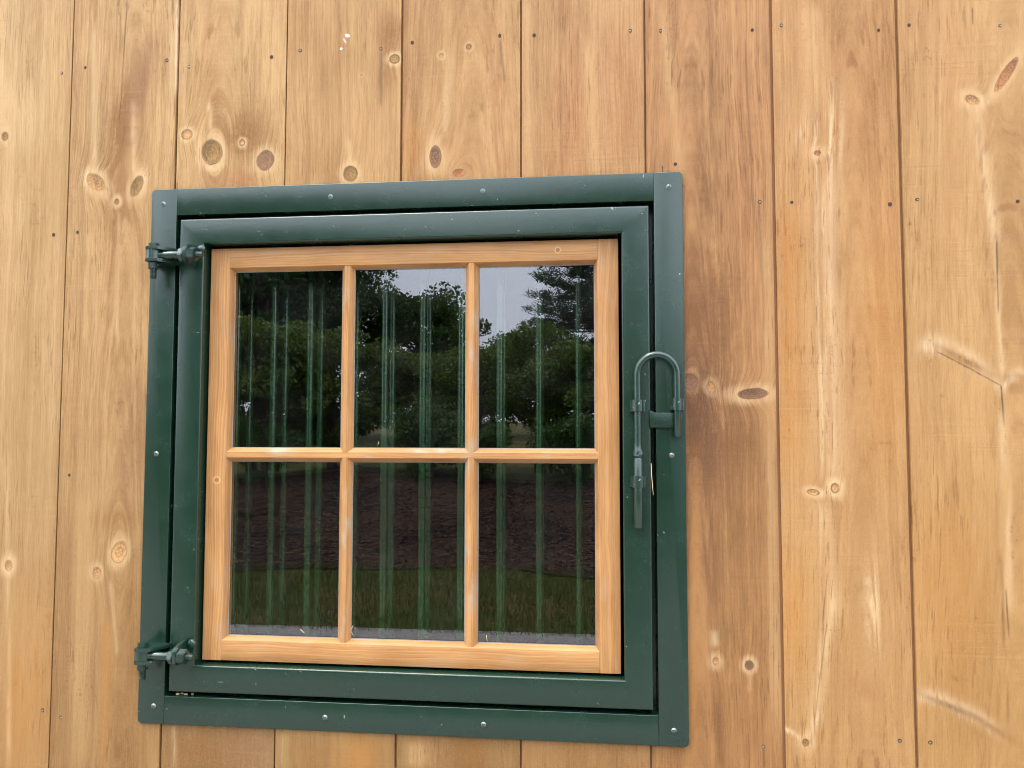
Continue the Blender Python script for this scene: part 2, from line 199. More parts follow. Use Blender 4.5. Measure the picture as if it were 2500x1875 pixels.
def _bulge(g, q):
    ex = (q['x'] - q['kx']) * q['ix']; ez = (q['z'] - q['kz']) * q['iz']
    return q['ring'] + g.exp((ex*ex + ez*ez) * -1.) * q['amp']
G_BULGE = node_group('knot_bulge', _bulge, ('ring', 'x', 'z', 'kx', 'kz', 'ix', 'iz', 'amp'))
NV = ('x', 'z', 'g2', 'fib', 'blot2', 'wob2')
def _uv(q):
    dx = q['x'] - q['cx']; dz = q['z'] - q['cz']; return dx*q['ux'] + dz*q['uz'], dx*q['vx'] + dz*q['vz']
def blob_group(kind):
    def fn(g, q):
        u, v = _uv(q); r2 = u*u + v*v
        if kind == 'bird': m_ = g.ss(r2 * (q['wob2']*2.6 + 1.), 1.15, .55)
        else:
            m_ = g.exp(r2 * (q['wob2']*.9 + 1.1) * -1.) * g.clamp(q['g2']*1.1 + q['fib']*1.2 + q['blot2']*1.3 + q['squig']*1.2 + .25)
            if kind == 'pale': m_ = m_ * g.clamp(q['g2']*3.2 + q['fib']*2.8 + q['blot2']*2. + .30)
        return g.mix(m_ * q['st'], q['col'], q['tint'])
    return node_group('stain_' + kind, fn, NV + ('squig', 'cx', 'cz', 'ux', 'uz', 'vx', 'vz', 'st'), ('col', 'tint'), True)
def streak_group(steep, thin):
    def fn(g, q):
        along, across = (q['z'] - q['az'], q['x'] - q['ax']) if steep else (q['x'] - q['ax'], q['z'] - q['az'])
        off = across - along*q['slope'] - q['wob2']*q['wav']; t = along * q['inv']
        if not steep: off = off - g.math('SINE', t*math.pi) * q['w'] * .5
        if thin: off = off + q['blot2'] * .0035
        else: off = off + (q['g2']*1.3 + q['fib']*1.1 + q['blot2']*1.2) * q['w']
        m_ = g.exp(off*off / (q['w']*q['w']) * -1.) * g.ss(t, q['endl']*-.7, q['endl']) * g.ss(t, q['endl']*.7 + 1., 1. - q['endl'])
        m_ = m_ * (g.clamp(q['blot2']*2.5 + q['fib']*1.5 + .8) if thin else g.clamp(q['g2']*1.4 + q['fib']*1.4 + q['blot2']*2. + .62))
        return g.mix(m_ * q['st'], q['col'], q['tint'])
    return node_group('streak_%s_%s' % ('up' if steep else 'flat', 'thin' if thin else 'wide'), fn, NV + ('ax', 'az', 'slope', 'inv', 'w', 'wav', 'endl', 'st'), ('col', 'tint'), True)
def _knot(g, q):
    u, v = _uv(q); d = g.sqrt(u*u + v*v) * (q['wob2']*.75 + q['blot2']*.35 + q['fib']*.1 + 1.)
    halo = g.ss(d + q['g2']*1.1 + q['fib'] + q['blot2']*1.1, q['hw'], .85) * g.clamp(q['fib']*1.2 + q['blot2']*2.4 + q['blot']*1.5 + .72) * q['halo']
    col = g.mix(halo, q['col'], WCOL['pale'])
    rings = g.noise(d*4.2 + q['off'], 1., 1., dim='1D') - .5
    kc = g.mix(g.clamp(rings*.9 + q['speck']*1.9 + q['blot2']*1.6 + v*-.28 + u*.12 + .48), q['lo'], q['hi'])
    col = g.mix(g.ss(d, 1.1, .86)*.92, col, kc)
    e = (d - 1.) * q['sharp']
    return g.mix(g.exp(e*e*-1.) * g.clamp(q['blot2']*3.4 + q['squig']*1.2 + .12) * q['rim'], col, WCOL['dark'])
G_KNOT = node_group('knot', _knot, NV + ('squig', 'blot', 'speck', 'cx', 'cz', 'ux', 'uz', 'vx', 'vz', 'hw', 'halo', 'rim', 'sharp', 'off'), ('col', 'hi', 'lo'), True)
def wood_mat(name, light, dark, marks=(), cx=0., xc=0., D=.08, tilt=.02, zc=Z0, seed=0., fibre=1., saw=1., low=None):
    """sawn pine board: growth rings as contours of a field that the knots bulge out; x across, z along, in object space"""
    light, dark = [tuple(q*t for q, t in zip(v, WT)) for v in (light, dark)]
    if low: low = [tuple(q*t for q, t in zip(v, WT)) for v in low]
    dark = tuple(q*.82 for q in dark)
    m, g = newmat(name); x, y, z = g.coords()
    wob = g.noise(g.vec(x*2.5, seed*7.3+3, z*1.3), 1., 2.) - .5
    wob2 = g.noise(g.vec(x*16, seed*3.1, z*4.5), 1., 3.) - .5
    xx = x + wob*.05 + wob2*.007
    ring = g.sqrt((xx - xc)**2. + ((z - zc)*tilt + D)**2.)
    for k in marks:
        if k[0] != 'k': continue
        _, kx, kz, rx, ry, ang, core, rim, halo, hw, amp = k; sgn = 1 if (kx - cx) > xc else -1
        ring = use_group(g, G_BULGE, ring=ring, x=x, z=z, kx=kx - cx, kz=kz + Z0, ix=1/(rx*1.9), iz=1/(ry*3.4), amp=sgn*amp*rx*1.1)
    g1 = g.noise(ring*62. + seed*11, 1., 1., dim='1D') - .5
    g2 = g.noise(ring*170. + seed*5, 1., 3., .6, dim='1D') - .5
    fib = g.noise(g.vec(ring*430., seed, z*15.), 1., 3., .7) - .5
    dash = g.noise(g.vec(ring*300., seed*2+9, z*17.), 1., 2., .6)
    rough_patch = g.noise(g.vec(x*9., seed+31, z*4.), 1., 2.)
    sawn = g.noise(g.vec(x*4., seed, z*190.), 1., 4., .8) - .5
    sawn = sawn * g.ss(g.noise(g.vec(x*5., seed+5, z*9.), 1., 2.), .38, .66)
    blot = g.noise(g.vec(x*7., seed*1.7, z*2.2), 1., 3.) - .5
    blot2 = g.noise(g.vec(x*26., seed*2.3, z*7.), 1., 3., .6) - .5
    squig = g.noise(g.vec(x*230. + wob2*30., seed*4+3, z*105.), 1., 2., .65)
    f = g1*.75 + g2*.45 + fib*1.5*fibre + blot*1.5 + blot2*1.1 + .44
    col = g.mix(g.clamp(f), light, dark)
    pinkn = g.noise(g.vec(x*11., seed*6.1+40, z*3.), 1., 3., .6)
    col = g.mix(g.ss(pinkn, .42, .72)*.5, col, g.mix(g.clamp(f), tuple(min(1, q) for q in (light[0]*.97, light[1]*.86, light[2]*.84)), (dark[0]*1.0, dark[1]*.86, dark[2]*.86)))
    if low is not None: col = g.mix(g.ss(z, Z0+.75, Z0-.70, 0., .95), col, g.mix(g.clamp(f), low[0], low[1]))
    ring_line = g.ss(g2, .06, .26)
    col = g.mix(ring_line*.34, col, dark)
    speck = g.noise(g.vec(x*330., seed, z*330.), 1., 2., .7) - .5
    N = dict(x=x, z=z, g2=g2, fib=fib, blot2=blot2, wob2=wob2)
    for k in marks:
        if k[0] == 'b':
            _, bx, bz, rx, ry, ang, cn, st = k; a = R(ang); ca, sa = math.cos(a), math.sin(a)
            kind = 'bird' if cn == 'bird' else 'pale' if cn in ('pale', 'white', 'lightstain') else 'dark'
            col = use_group(g, blob_group(kind), **N, squig=squig, cx=bx - cx, cz=bz + Z0, ux=ca/rx, uz=sa/rx, vx=-sa/ry, vz=ca/ry, st=min(1.2, st*1.3), col=col, tint=WCOL[cn])
        elif k[0] == 's':
            _, ax, az, bx, bz, w, cn, st, wav = k; dz0, dx0 = bz - az, bx - ax; steep = abs(dz0) > abs(dx0)*.8
            endl = min(.3, .05 + w*1.5/max(abs(dz0), abs(dx0), .01)) if cn != 'crack' else .1
            col = use_group(g, streak_group(steep, cn in ('crack', 'greyline')), **N, ax=ax - cx, az=az + Z0, slope=dx0/dz0 if steep else dz0/dx0, inv=1/dz0 if steep else 1/dx0, w=w, wav=wav*3.2, endl=endl,
                            st=st*.85 if cn in ('pale', 'white') else st, col=col, tint=WCOL[cn])
    for k in marks:
        if k[0] != 'k': continue
        _, kx, kz, rx, ry, ang, core, rim, halo, hw, amp = k; a = R(ang); ca, sa = math.cos(a), math.sin(a); cc = WCOL[core]
        col = use_group(g, G_KNOT, **N, squig=squig, blot=blot, speck=speck, cx=kx - cx, cz=kz + Z0, ux=ca/rx, uz=sa/rx, vx=-sa/ry, vz=ca/ry, hw=hw*1.4, halo=halo*.9, rim=min(1., rim*1.35), sharp=max(rx, ry)/.0017, off=seed + kx*90,
                        col=col, hi=tuple(min(1, q*1.7) for q in cc), lo=tuple(q*.5 for q in cc))
    dk = g.ss(dash, .57, .68) * g.ss(rough_patch, .36, .62)
    sq = g.ss(squig, .56, .70) * g.ss(blot2, .02, .2)
    col = g.mix(g.clamp(dk*.55*fibre + sq*.5*fibre), col, (dark[0]*.62, dark[1]*.5, dark[2]*.44))
    grit = g.noise(g.vec(x*640., seed, z*420.), 1., 1.) - .5
    col = g.mix(g.clamp(grit*.9), col, dark); col = g.mix(g.clamp(grit*-.8), col, tuple(min(1, q*1.15) for q in light))
    col = g.mix(g.clamp(sawn*.8*saw), col, dark)
    col = g.mix(g.clamp(sawn*-.6*saw), col, tuple(min(1, q*1.12) for q in light))
    fx = g.noise(g.vec(x*480., seed, z*22.), 1., 3., .7)
    g.principled(col, g.clamp(fib*.2 + .6), g.bump(fx*1. + sawn*.5*saw, .0016, .9), spec=.2)
    return m

def flat_wood(name, light, dark, along='x', seed=0., knots=(), wear=.45):
    """planed sash timber; along = grain direction"""
    m, g = newmat(name); x, y, z = g.coords()
    a, b = (x, z) if along == 'x' else (z, x)
    wob = g.noise(g.vec(a*3.2, seed, b*9.), 1., 2.) - .5
    c = b + y*.7 + wob*.03
    g1 = g.noise(c*90. + seed*9, 1., 2., dim='1D') - .5
    g2 = g.noise(c*330. + seed*4, 1., 2., dim='1D') - .5
    fib = g.noise(g.vec(c*620., seed, a*18.), 1., 3., .7) - .5
    bl = g.noise(g.vec(a*9., seed+2, b*30.), 1., 3.) - .5
    grey = g.noise(g.vec(a*14., seed+7, b*40.), 1., 3.)
    col = g.mix(g.clamp(g1*1.1 + g2*1.1 + fib*1.3 + bl*1.2 + .42), light, dark)
    col = g.mix(g.ss(fib, .12, .3)*.4, col, tuple(q*.6 for q in dark))
    col = g.mix(g.ss(grey, .52, .74)*wear, col, (.36,.28,.19))
    for kx, kz, r in knots:
        dx = (x - kx)*(1/r); dz = (z - kz)*(1/r); d = g.sqrt(dx*dx + dz*dz) * (bl*.6 + 1.)
        col = g.mix(g.ss(d, 1.9, 1.)*.5, col, (.66,.42,.17)); col = g.mix(g.ss(d, 1.05, .75), col, (.26,.13,.06))
    g.principled(col, g.clamp(fib*.2 + .46), g.bump(fib*.6 + g2*.4, .0004, .7), spec=.4)
    return m

# ------------------------------------------------------------------ plain materials
def paint_mat(name, base, rough=.27, peel=1., dust=.25, spec=.7):
    m, g = newmat(name); x, y, z = g.coords()
    n1 = g.noise(g.vec(x*420., y*420., z*420.), 1., 2.) - .5
    n2 = g.noise(g.vec(x*26., y*26., z*26.), 1., 3.) - .5
    n3 = g.noise(g.vec(x*900., y*900., z*900.), 1., 1.)
    spot = g.noise(g.vec(x*160., y*160., z*160.), 1., 0.)
    sp = g.ss(spot, .79, .83) * g.ss(n2, .03, .16)
    col = g.mix(g.clamp(n2*1.2 + .4), base, tuple(q*1.25 for q in base))
    col = g.mix(g.clamp(g.ss(n3, .66, .8) * dust * .35 + sp*.5), col, (.42,.44,.42))
    g.principled(col, g.clamp(n2*.16 + n1*.04 + rough), g.bump(n1*.5 + n2*.8, .0006*peel, .45), spec=spec)
    return m
GREEN = paint_mat('dark_green_gloss_paint', (.0052,.0225,.0125), .25, spec=.62)
GREEN_HW = paint_mat('green_hardware_paint', (.0090,.0270,.0175), .22, 1.6)
GREEN_BAR = paint_mat('green_bar_paint', (.005,.034,.012), .13, spec=.75)
m, g = newmat('screw_steel'); g.principled((.20,.23,.22), .32, metal=.85); SCREW = m
m, g = newmat('zinc_nail'); x, y, z = g.coords(); n = g.noise(g.vec(x*700., y*700., z*700.), 1., 2.)
g.principled(g.mix(g.ss(n, .4, .6), (.10,.08,.06), (.42,.40,.37)), .5, metal=.5); NAIL = m
m, g = newmat('nail_hole_wood'); g.principled((.05,.025,.012), .9); HOLE = m
m, g = newmat('straw'); g.principled((.70,.52,.25), .6); STRAW = m
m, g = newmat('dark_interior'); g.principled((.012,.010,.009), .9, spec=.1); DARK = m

def glass_mat():
    m, g = newmat('window_glass'); x, y, z = g.coords()
    lw = g.node('ShaderNodeLayerWeight'); lw.inputs['Blend'].default_value = .5
    fac = Sock(g, lw.outputs['Facing']); fres = (fac**5.)*.90 + .100
    wv = g.noise(g.vec(x*3.5, y, z*3.5), 1., 1.) - .5
    gl = g.node('ShaderNodeBsdfGlossy'); gl.inputs['Roughness'].default_value = .0; g.put(gl.inputs['Normal'], g.bump(wv, .00025, .2))
    tr = g.node('ShaderNodeBsdfTransparent'); tr.inputs['Color'].default_value = (.965,.975,.97,1)
    mx = g.node('ShaderNodeMixShader'); g.put(mx.inputs[0], fres); g.t.links.new(tr.outputs[0], mx.inputs[1]); g.t.links.new(gl.outputs[0], mx.inputs[2])
    # dust and dried droplets
    df = g.node('ShaderNodeBsdfDiffuse'); df.inputs['Color'].default_value = (.5,.5,.46,1)
    s1 = g.noise(g.vec(x*260., 3., z*260.), 1., 0.); s2 = g.noise(g.vec(x*9., 1., z*9.), 1., 3.)
    film = g.ss(s2, .35, .8)*.006 + g.ss(s1, .80, .86)*g.ss(s2, .42, .7)*.16
    m2 = g.node('ShaderNodeMixShader'); g.put(m2.inputs[0], film); g.t.links.new(mx.outputs[0], m2.inputs[1]); g.t.links.new(df.outputs[0], m2.inputs[2])
    g.t.links.new(m2.outputs[0], g.out.inputs[0]); return m
GLASS = glass_mat()

# ================================================================== THE GROUND OUTSIDE (seen reflected in the glass)
def terrain(x, y):
    """y is negative away from the wall"""
    d = -y; t = np.clip((d - 7) / 6.5, 0, 1); t = t*t*(3 - 2*t)
    far = np.clip((d - 14) / 30, 0, 1)
    return t*.72 + far*1.3 + .05*np.sin(x*.7 + d*.3)*np.clip((d-6)/4, 0, 1) + .02*np.sin(x*2.3)*np.clip((d-7)/2, 0, 1)
def sheet(name, mat, xs, ys, dz, edge=None, kind='structure'):
    X, Y = np.meshgrid(xs, ys); Zt = terrain(X, Y) + dz
    V = np.stack([X, Y, Zt], -1).reshape(-1, 3); nx, ny = len(xs), len(ys)
    if edge is not None: V = edge(V.reshape(ny, nx, 3)).reshape(-1, 3); V[:, 2] = terrain(V[:, 0], V[:, 1]) + dz
    i = np.arange(ny-1)[:, None]*nx + np.arange(nx-1)[None]; F = np.stack([i, i+1, i+nx+1, i+nx], -1).reshape(-1, 4)
    o = link(name, mesh_np(name, V, F, True), mat); o['kind'] = kind; return o
def ground_mat(name, a, b, sc, bump, c=None):
    m, g = newmat(name); x, y, z = g.coords(); v = g.vec(x, y, z)
    n1 = g.noise(v, sc, 4., .7); n2 = g.noise(v, .6, 3.)
    col = g.mix(g.ss(n1, .35, .65), a, b)
    if c: col = g.mix(g.ss(n2, .45, .6), col, c)
    g.principled(col, .9, g.bump(n1, bump, 1.), spec=.2); return m
def span(*parts):
    out = []
    for a, b, n in parts: out += list(np.linspace(a, b, n, endpoint=False))
    return np.array(out + [parts[-1][1]])
gx = span((-600,-60,8),(-60,-14,24),(-14,14,90),(14,60,24),(60,600,8)); gy = -span((-3,14,70),(14,60,46),(60,1200,12))
sheet('grass_ground', ground_mat('lawn', (.04,.062,.009), (.085,.09,.016), 30., .03, (.12,.092,.026)), gx, gy[::-1], 0.)
sheet('gravel_strip', ground_mat('gravel', (.19,.17,.15), (.42,.39,.36), 60., .02), np.linspace(-30, 30, 121), np.linspace(-4.6, -.05, 30), .012)
def ripple(V):
    e = np.zeros_like(V); n = V.shape[0]
    w = .35*np.sin(V[..., 0]*1.1) + .2*np.sin(V[..., 0]*2.9 + 1)
    k = np.linspace(0, 1, n)[:, None]; V = V.copy(); V[..., 1] += w*np.where(k > .5, 1.1*(k-.5)*2*.6, -(.5-k)*2*1.)
    return V
sheet('mulch_bed', ground_mat('bark_mulch', (.022,.012,.007), (.09,.047,.025), 40., .05, (.022,.013,.008)), np.linspace(-26, 26, 160), np.linspace(-12.6, -7.0, 50), .02, ripple)

rng = np.random.default_rng(5)
def scatter_chips(name, mat, n, xr, yr, L, W, lift, label, cat):
    X = rng.uniform(*xr, n); Y = rng.uniform(*yr, n); Zt = terrain(X, Y) + .02
    a = rng.uniform(0, 6.28, n); tl = rng.uniform(-.5, .5, n); l = rng.uniform(*L, n); w = rng.uniform(*W, n)
    d = np.stack([np.cos(a), np.sin(a), tl], -1)*l[:, None]; s = np.stack([-np.sin(a), np.cos(a), rng.uniform(-.4, .4, n)], -1)*w[:, None]
    c = np.stack([X, Y, Zt + rng.uniform(0, lift, n)], -1)
    V = np.stack([c-d-s, c+d-s, c+d+s, c-d+s], 1).reshape(-1, 3); F = np.arange(4*n).reshape(-1, 4)
    o = link(name, mesh_np(name, V, F), mat); return tag(o, label, cat, kind='stuff')
def chip_mat(name, a, b):
    m, g = newmat(name); gi = g.node('ShaderNodeNewGeometry'); r = Sock(g, gi.outputs['Random Per Island'])
    g.principled(g.mix(r, a, b), .85, spec=.2); return m
scatter_chips('bark_chips', chip_mat('bark_chip', (.016,.009,.006), (.13,.068,.036)), 60000, (-12, 6), (-12.4, -7.1), (.01,.03), (.005,.012), .02, 'loose brown bark chips of the mulch bed reflected in the lower panes', 'mulch')
def grass_blades(n):
    X = rng.uniform(-9, 5, n); Y = rng.uniform(-7.3, -4.5, n); h = rng.uniform(.03, .075, n); a = rng.uniform(0, 6.28, n)
    Zt = terrain(X, Y); w = .004
    b = np.stack([X, Y, Zt], -1); s = np.stack([np.cos(a), np.sin(a), 0*a], -1)*w; t = b + np.stack([rng.normal(0, .02, n), rng.normal(0, .02, n), h], -1)
    V = np.stack([b-s, b+s, t], 1).reshape(-1, 3); o = link('lawn_grass', mesh_np('lawn_grass', V, np.arange(3*n).reshape(-1, 3)), chip_mat('grass_blade', (.03,.058,.008), (.125,.12,.026)))
    tag(o, 'short mown lawn between gravel and mulch reflected in the lower panes', 'grass', kind='stuff')
grass_blades(60000)

# ------------------------------------------------------------------ trees
def leaf_mat(name, a, b, tr=.25):
    m, g = newmat(name); gi = g.node('ShaderNodeNewGeometry'); r = Sock(g, gi.outputs['Random Per Island'])
    x, y, z = g.coords(); n = g.noise(g.vec(x, y, z), 1.1, 2.)
    col = g.mix(g.clamp(r*.7 + n*.9 - .3), a, b)
    p = g.principled(col, .5, spec=.35); t = g.node('ShaderNodeBsdfTranslucent'); g.put(t.inputs[0], col)
    mx = g.node('ShaderNodeMixShader'); mx.inputs[0].default_value = tr
    g.t.links.new(p.outputs[0], mx.inputs[1]); g.t.links.new(t.outputs[0], mx.inputs[2]); g.t.links.new(mx.outputs[0], g.out.inputs[0]); return m
m, g = newmat('bark'); x, y, z = g.coords(); n = g.noise(g.vec(x*14, y*14, z*3.), 1., 4.)
g.principled(g.mix(n, (.04,.03,.022), (.13,.10,.08)), .9, g.bump(n, .02), spec=.2); BARK = m
def branch_tree(seed, H, spread, base, ncl, gnarl=.25, lean=0.):
    """trunk and limbs as one mesh; returns mesh, clump centres (where leaves sit) """
    r = np.random.default_rng(seed); bm = bmesh.new(); tips = []
    tr = H*.022 + .02
    pts = [Vector((0, 0, -.15))]; 
    for i in range(1, 8): pts.append(Vector((r.normal(0, .04*H/4) + lean*i/7, r.normal(0, .04*H/4), H*.8*i/7)))
    tube(bm, pts, [tr*(1.25 - .14*i) if i else tr*1.5 for i in range(8)], 8)
    for i in range(ncl):
        t = r.uniform(base, .98); k = t*7; p0 = pts[int(k)].lerp(pts[min(7, int(k)+1)], k - int(k)) if k < 7 else pts[7]
        az = r.uniform(0, 6.28); prof = math.sin(math.pi*min(1, (t - base*.6)/(1.06 - base*.6)))**.6
        ln = spread*prof*r.uniform(.55, 1.)
        e = p0 + Vector((math.cos(az)*ln, math.sin(az)*ln, ln*r.uniform(.1, .7)))
        mid = p0.lerp(e, .5) + Vector((r.normal(0, gnarl*.3), r.normal(0, gnarl*.3), ln*.12))
        br = tr*.32*(1.1 - t*.6)
        tube(bm, [p0, mid, e], [br, br*.6, br*.2], 5)
        tips += [(e, 1.), (mid.lerp(e, .4), .8)]
    return bm_mesh('trunk', bm, True), tips
def leaves(seed, tips, per, rad, size, flat=.75):
    r = np.random.default_rng(seed); C = np.array([t[0] for t in tips]); n = per*len(tips)
    idx = np.repeat(np.arange(len(tips)), per)
    v = r.normal(0, 1, (n, 3)); v /= np.linalg.norm(v, axis=1)[:, None]; rr = r.uniform(.25, 1, n)**.5
    rc = rad*r.uniform(.65, 1.25, len(tips)); p = C[idx] + v*(rr*rc[idx])[:, None]*np.array([1, 1, flat])
    d = r.normal(0, 1, (n, 3)); d[:, 2] -= .3; d /= np.linalg.norm(d, axis=1)[:, None]
    q = r.normal(0, 1, (n, 3)); s = np.cross(d, q); s /= np.linalg.norm(s, axis=1)[:, None]
    L_ = size*r.uniform(.6, 1.3, n)[:, None]
    a = p - d*L_*.5; b = p + d*L_*.5; w = s*L_*.28
    V = np.stack([a, p+w, b, p-w], 1).reshape(-1, 3); return mesh_np('crown', V, np.arange(4*n).reshape(-1, 4))
def pine(seed, H):
    r = np.random.default_rng(seed); bm = bmesh.new(); tube(bm, [(0,0,-.2),(0,.03,H*.5),(.03,0,H)], [H*.022, H*.014, .015], 8); tw = []
    z = H*.08
    while z < H*.985:
        f = 1 - z/H; ln0 = H*.27*(f**.75) + .12
        for k in range(r.integers(6, 10)):
            az = r.uniform(0, 6.28); ln = ln0*r.uniform(.65, 1.1); d = Vector((math.cos(az), math.sin(az), 0))
            p0 = Vector((0, 0, z + r.uniform(-.12, .12))); e = p0 + d*ln + Vector((0, 0, ln*r.uniform(.02, .22)))
            tube(bm, [p0, p0.lerp(e, .5) + Vector((0, 0, -ln*.03)), e], [.03*f + .012, .02*f + .008, .005], 4)
            m_ = max(3, int(ln/.16))
            for j in range(m_):
                t = (j + .7)/m_
                if t < .22: continue
                c = p0.lerp(e, t); side = Vector((-d.y, d.x, 0))*r.normal(0, .12*ln*(1.1-t) + .05)
                tw.append((c + side + Vector((0, 0, r.normal(.03, .04))), az))
        z += r.uniform(.20, .34)
    C = np.array([t[0] for t in tw]); per = 34; n = per*len(C); idx = np.repeat(np.arange(len(C)), per)
    p = C[idx] + r.normal(0, .06, (n, 3))*np.array([1, 1, .9]); d = r.normal(0, 1, (n, 3)); d[:, 2] = np.abs(d[:, 2])*.7; d /= np.linalg.norm(d, axis=1)[:, None]
    s = np.cross(d, r.normal(0, 1, (n, 3))); s /= np.linalg.norm(s, axis=1)[:, None]
    V = np.stack([p - s*.016, p + s*.016, p + d*r.uniform(.10, .2, n)[:, None]], 1).reshape(-1, 3)
    return bm_mesh('trunk', bm, True), mesh_np('crown', V, np.arange(3*n).reshape(-1, 3))
LF_DARK = leaf_mat('oak_leaf', (.022,.052,.010), (.06,.115,.022), .3); LF_MID = leaf_mat('maple_leaf', (.03,.07,.011), (.085,.145,.028), .35); LF_SHRUB = leaf_mat('shrub_leaf', (.048,.092,.011), (.15,.20,.034), .45)
LF_PINE = leaf_mat('pine_needle', (.018,.045,.018), (.05,.09,.03), .15)
def proto_tall(): me, t = branch_tree(3, 11, 3.6, .16, 95); return me, leaves(4, t, 190, .9, .18)
def proto_round(): me, t = branch_tree(7, 6.2, 2.7, .22, 60); return me, leaves(8, t, 230, .68, .155, .85)
def proto_shrub():
    me, t = branch_tree(11, 3.2, 1.5, .16, 46, .3); return me, leaves(12, t, 150, .40, .11, .8)
def proto_shrub2():
    me, t = branch_tree(15, 3.4, 1.25, .3, 34, .4); return me, leaves(16, t, 95, .33, .10, .7)
def proto_low():
    me, t = branch_tree(21, 1.3, .8, .05, 26, .2); return me, leaves(22, t, 100, .24, .075, .8)
PR = {'tall': (*proto_tall(), LF_DARK), 'round': (*proto_round(), LF_MID), 'pine': (*pine(5, 13.), LF_PINE), 'shrub': (*proto_shrub(), LF_SHRUB), 'airy': (*proto_shrub2(), LF_SHRUB), 'low': (*proto_low(), LF_MID)}
for k_, (a_, b_, m_) in PR.items(): a_.materials.append(BARK); b_.materials.append(m_)
def plant(kind, name, label, cat, x, d, s, rz, group, sz=None):
    o = thing(name, label, cat, (x, -d, float(terrain(np.array(x), np.array(-d)))), group); o.rotation_euler.z = rz; o.scale = (s, s, sz or s)
    tme, cme, _ = PR[kind]; a = link('trunk', tme, None, o); b = link('crown', cme, None, o); return o
G_T, G_S = 'trees reflected in the window glass', 'shrubs reflected in the window glass'
plant('tall', 'broadleaf_tree', 'tallest dark broadleaf tree reflected in the upper left pane', 'tree', -9.8, 21.5, 1.05, .4, G_T)
plant('tall', 'broadleaf_tree', 'dark broadleaf tree reflected beside the left muntin of the top row', 'tree', -10.0, 24.5, .9, 2.1, G_T)
plant('round', 'broadleaf_tree', 'round crowned tree reflected against the sky in the upper middle pane', 'tree', -6.0, 26, .93, 1.2, G_T)
plant('round', 'broadleaf_tree', 'small rounded tree reflected low behind the shrubs of the middle pane', 'tree', -3.6, 27.5, .62, 3.3, G_T)
plant('pine', 'pine_tree', 'dark layered pine reflected at the right edge of the upper right pane', 'tree', .75, 19.5, .98, .8, G_T)
plant('tall', 'broadleaf_tree', 'dark tree crown filling the gap behind the upper left pane reflection', 'tree', -14.0, 26.5, 1.12, 1.1, G_T)
plant('tall', 'broadleaf_tree', 'dark tree crown reflected between the two tallest trees on the left', 'tree', -12.2, 28.0, 1.05, 3.0, G_T)
plant('tall', 'broadleaf_tree', 'broadleaf tree reflected beyond the left edge of the glass', 'tree', -16.5, 22, .9, 4.2, G_T)
plant('tall', 'broadleaf_tree', 'broadleaf tree reflected beyond the right edge of the glass', 'tree', 6.0, 22, .75, 5.2, G_T)
plant('round', 'broadleaf_tree', 'round tree standing past the pine outside the glass', 'tree', 10.5, 20, 1.0, .2, G_T)
for kind, x_, d_, s_, rz_, lab in (
    ('shrub', -6.3, 13.2, 1.02, .3, 'bright leafy shrub reflected at the left of the upper left pane'),
    ('shrub', -4.9, 13.8, .93, 1.7, 'leafy shrub reflected beside the left muntin of the window'),
    ('shrub', -3.1, 13.9, .80, 2.9, 'leafy shrub reflected in the middle of the upper middle pane'),
    ('airy', -1.95, 13.4, .80, 4.1, 'loose shrub reflected at the left of the upper right pane'),
    ('airy', -.85, 14.6, 1.02, 5.0, 'taller loose shrub reflected below the pine branches'),
    ('shrub', .1, 13.6, .86, .9, 'leafy shrub reflected at the foot of the pine'),
    ('shrub', -7.9, 13.0, .95, 5.6, 'shrub standing beyond the left edge of the reflection'),
    ('shrub', 1.9, 13.8, .9, 2.2, 'shrub standing beyond the right edge of the reflection'),
    ('low', -5.6, 12.2, .85, .3, 'low dark bush reflected under the left upper pane'),
    ('low', -2.6, 12.3, 1.1, 1.3, 'low dark bush reflected across the middle of the crossbar'),
    ('low', -1.7, 11.9, .8, 2.6, 'low dark bush reflected at the top of the lower middle pane'),
    ('low', -.2, 12.3, .95, 4.4, 'low dark bush reflected at the top of the lower right pane')):
    plant(kind, 'shrub' if kind != 'low' else 'bush', lab, 'shrub' if kind != 'low' else 'bush', x_, d_, s_, rz_, G_S)

# ================================================================== THE BOARD WALL
wall = thing('barn_wall', 'barn wall of wide vertical natural pine boards with knots around the window', 'wall', (0, .012, 0))
JX = [-1.147, -.920, -.6928, -.4679, -.2436, -.0142, .2154, .4452, .6732, .8920, 1.118, 1.345]      # joints, left to right
Z_LO, Z_HI = .12, 3.3
OPEN = .470                                                   # half of the opening cut into the wall
pal = {  # light, dark, low(light,dark)
 -1: ((.62,.43,.22),(.42,.25,.10)),
 0: ((.66,.47,.26),(.50,.32,.145)), 1: ((.62,.42,.215),(.42,.25,.11)), 2: ((.64,.44,.225),(.46,.28,.125)), 3: ((.62,.41,.205),(.45,.265,.115)),
 4: ((.58,.37,.185),(.42,.235,.10)), 5: ((.59,.375,.195),(.44,.25,.115)), 6: ((.56,.325,.155),(.32,.162,.074)), 7: ((.60,.365,.175),(.45,.245,.102)), 8: ((.62,.40,.195),(.48,.275,.115)),
 9: ((.60,.38,.18),(.42,.235,.10))}
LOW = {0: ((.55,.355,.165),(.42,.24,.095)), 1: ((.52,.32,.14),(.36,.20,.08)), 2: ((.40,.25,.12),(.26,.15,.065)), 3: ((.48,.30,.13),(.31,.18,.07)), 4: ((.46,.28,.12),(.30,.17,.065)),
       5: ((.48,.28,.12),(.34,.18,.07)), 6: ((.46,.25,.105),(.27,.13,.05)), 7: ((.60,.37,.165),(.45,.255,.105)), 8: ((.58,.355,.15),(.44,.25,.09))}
LOW = {k: [tuple(q*(.88 if k > 5 else .72) for q in c_) for c_ in v] for k, v in LOW.items()}  # browner board bottoms: partly wear, partly weaker sky light put into the colour
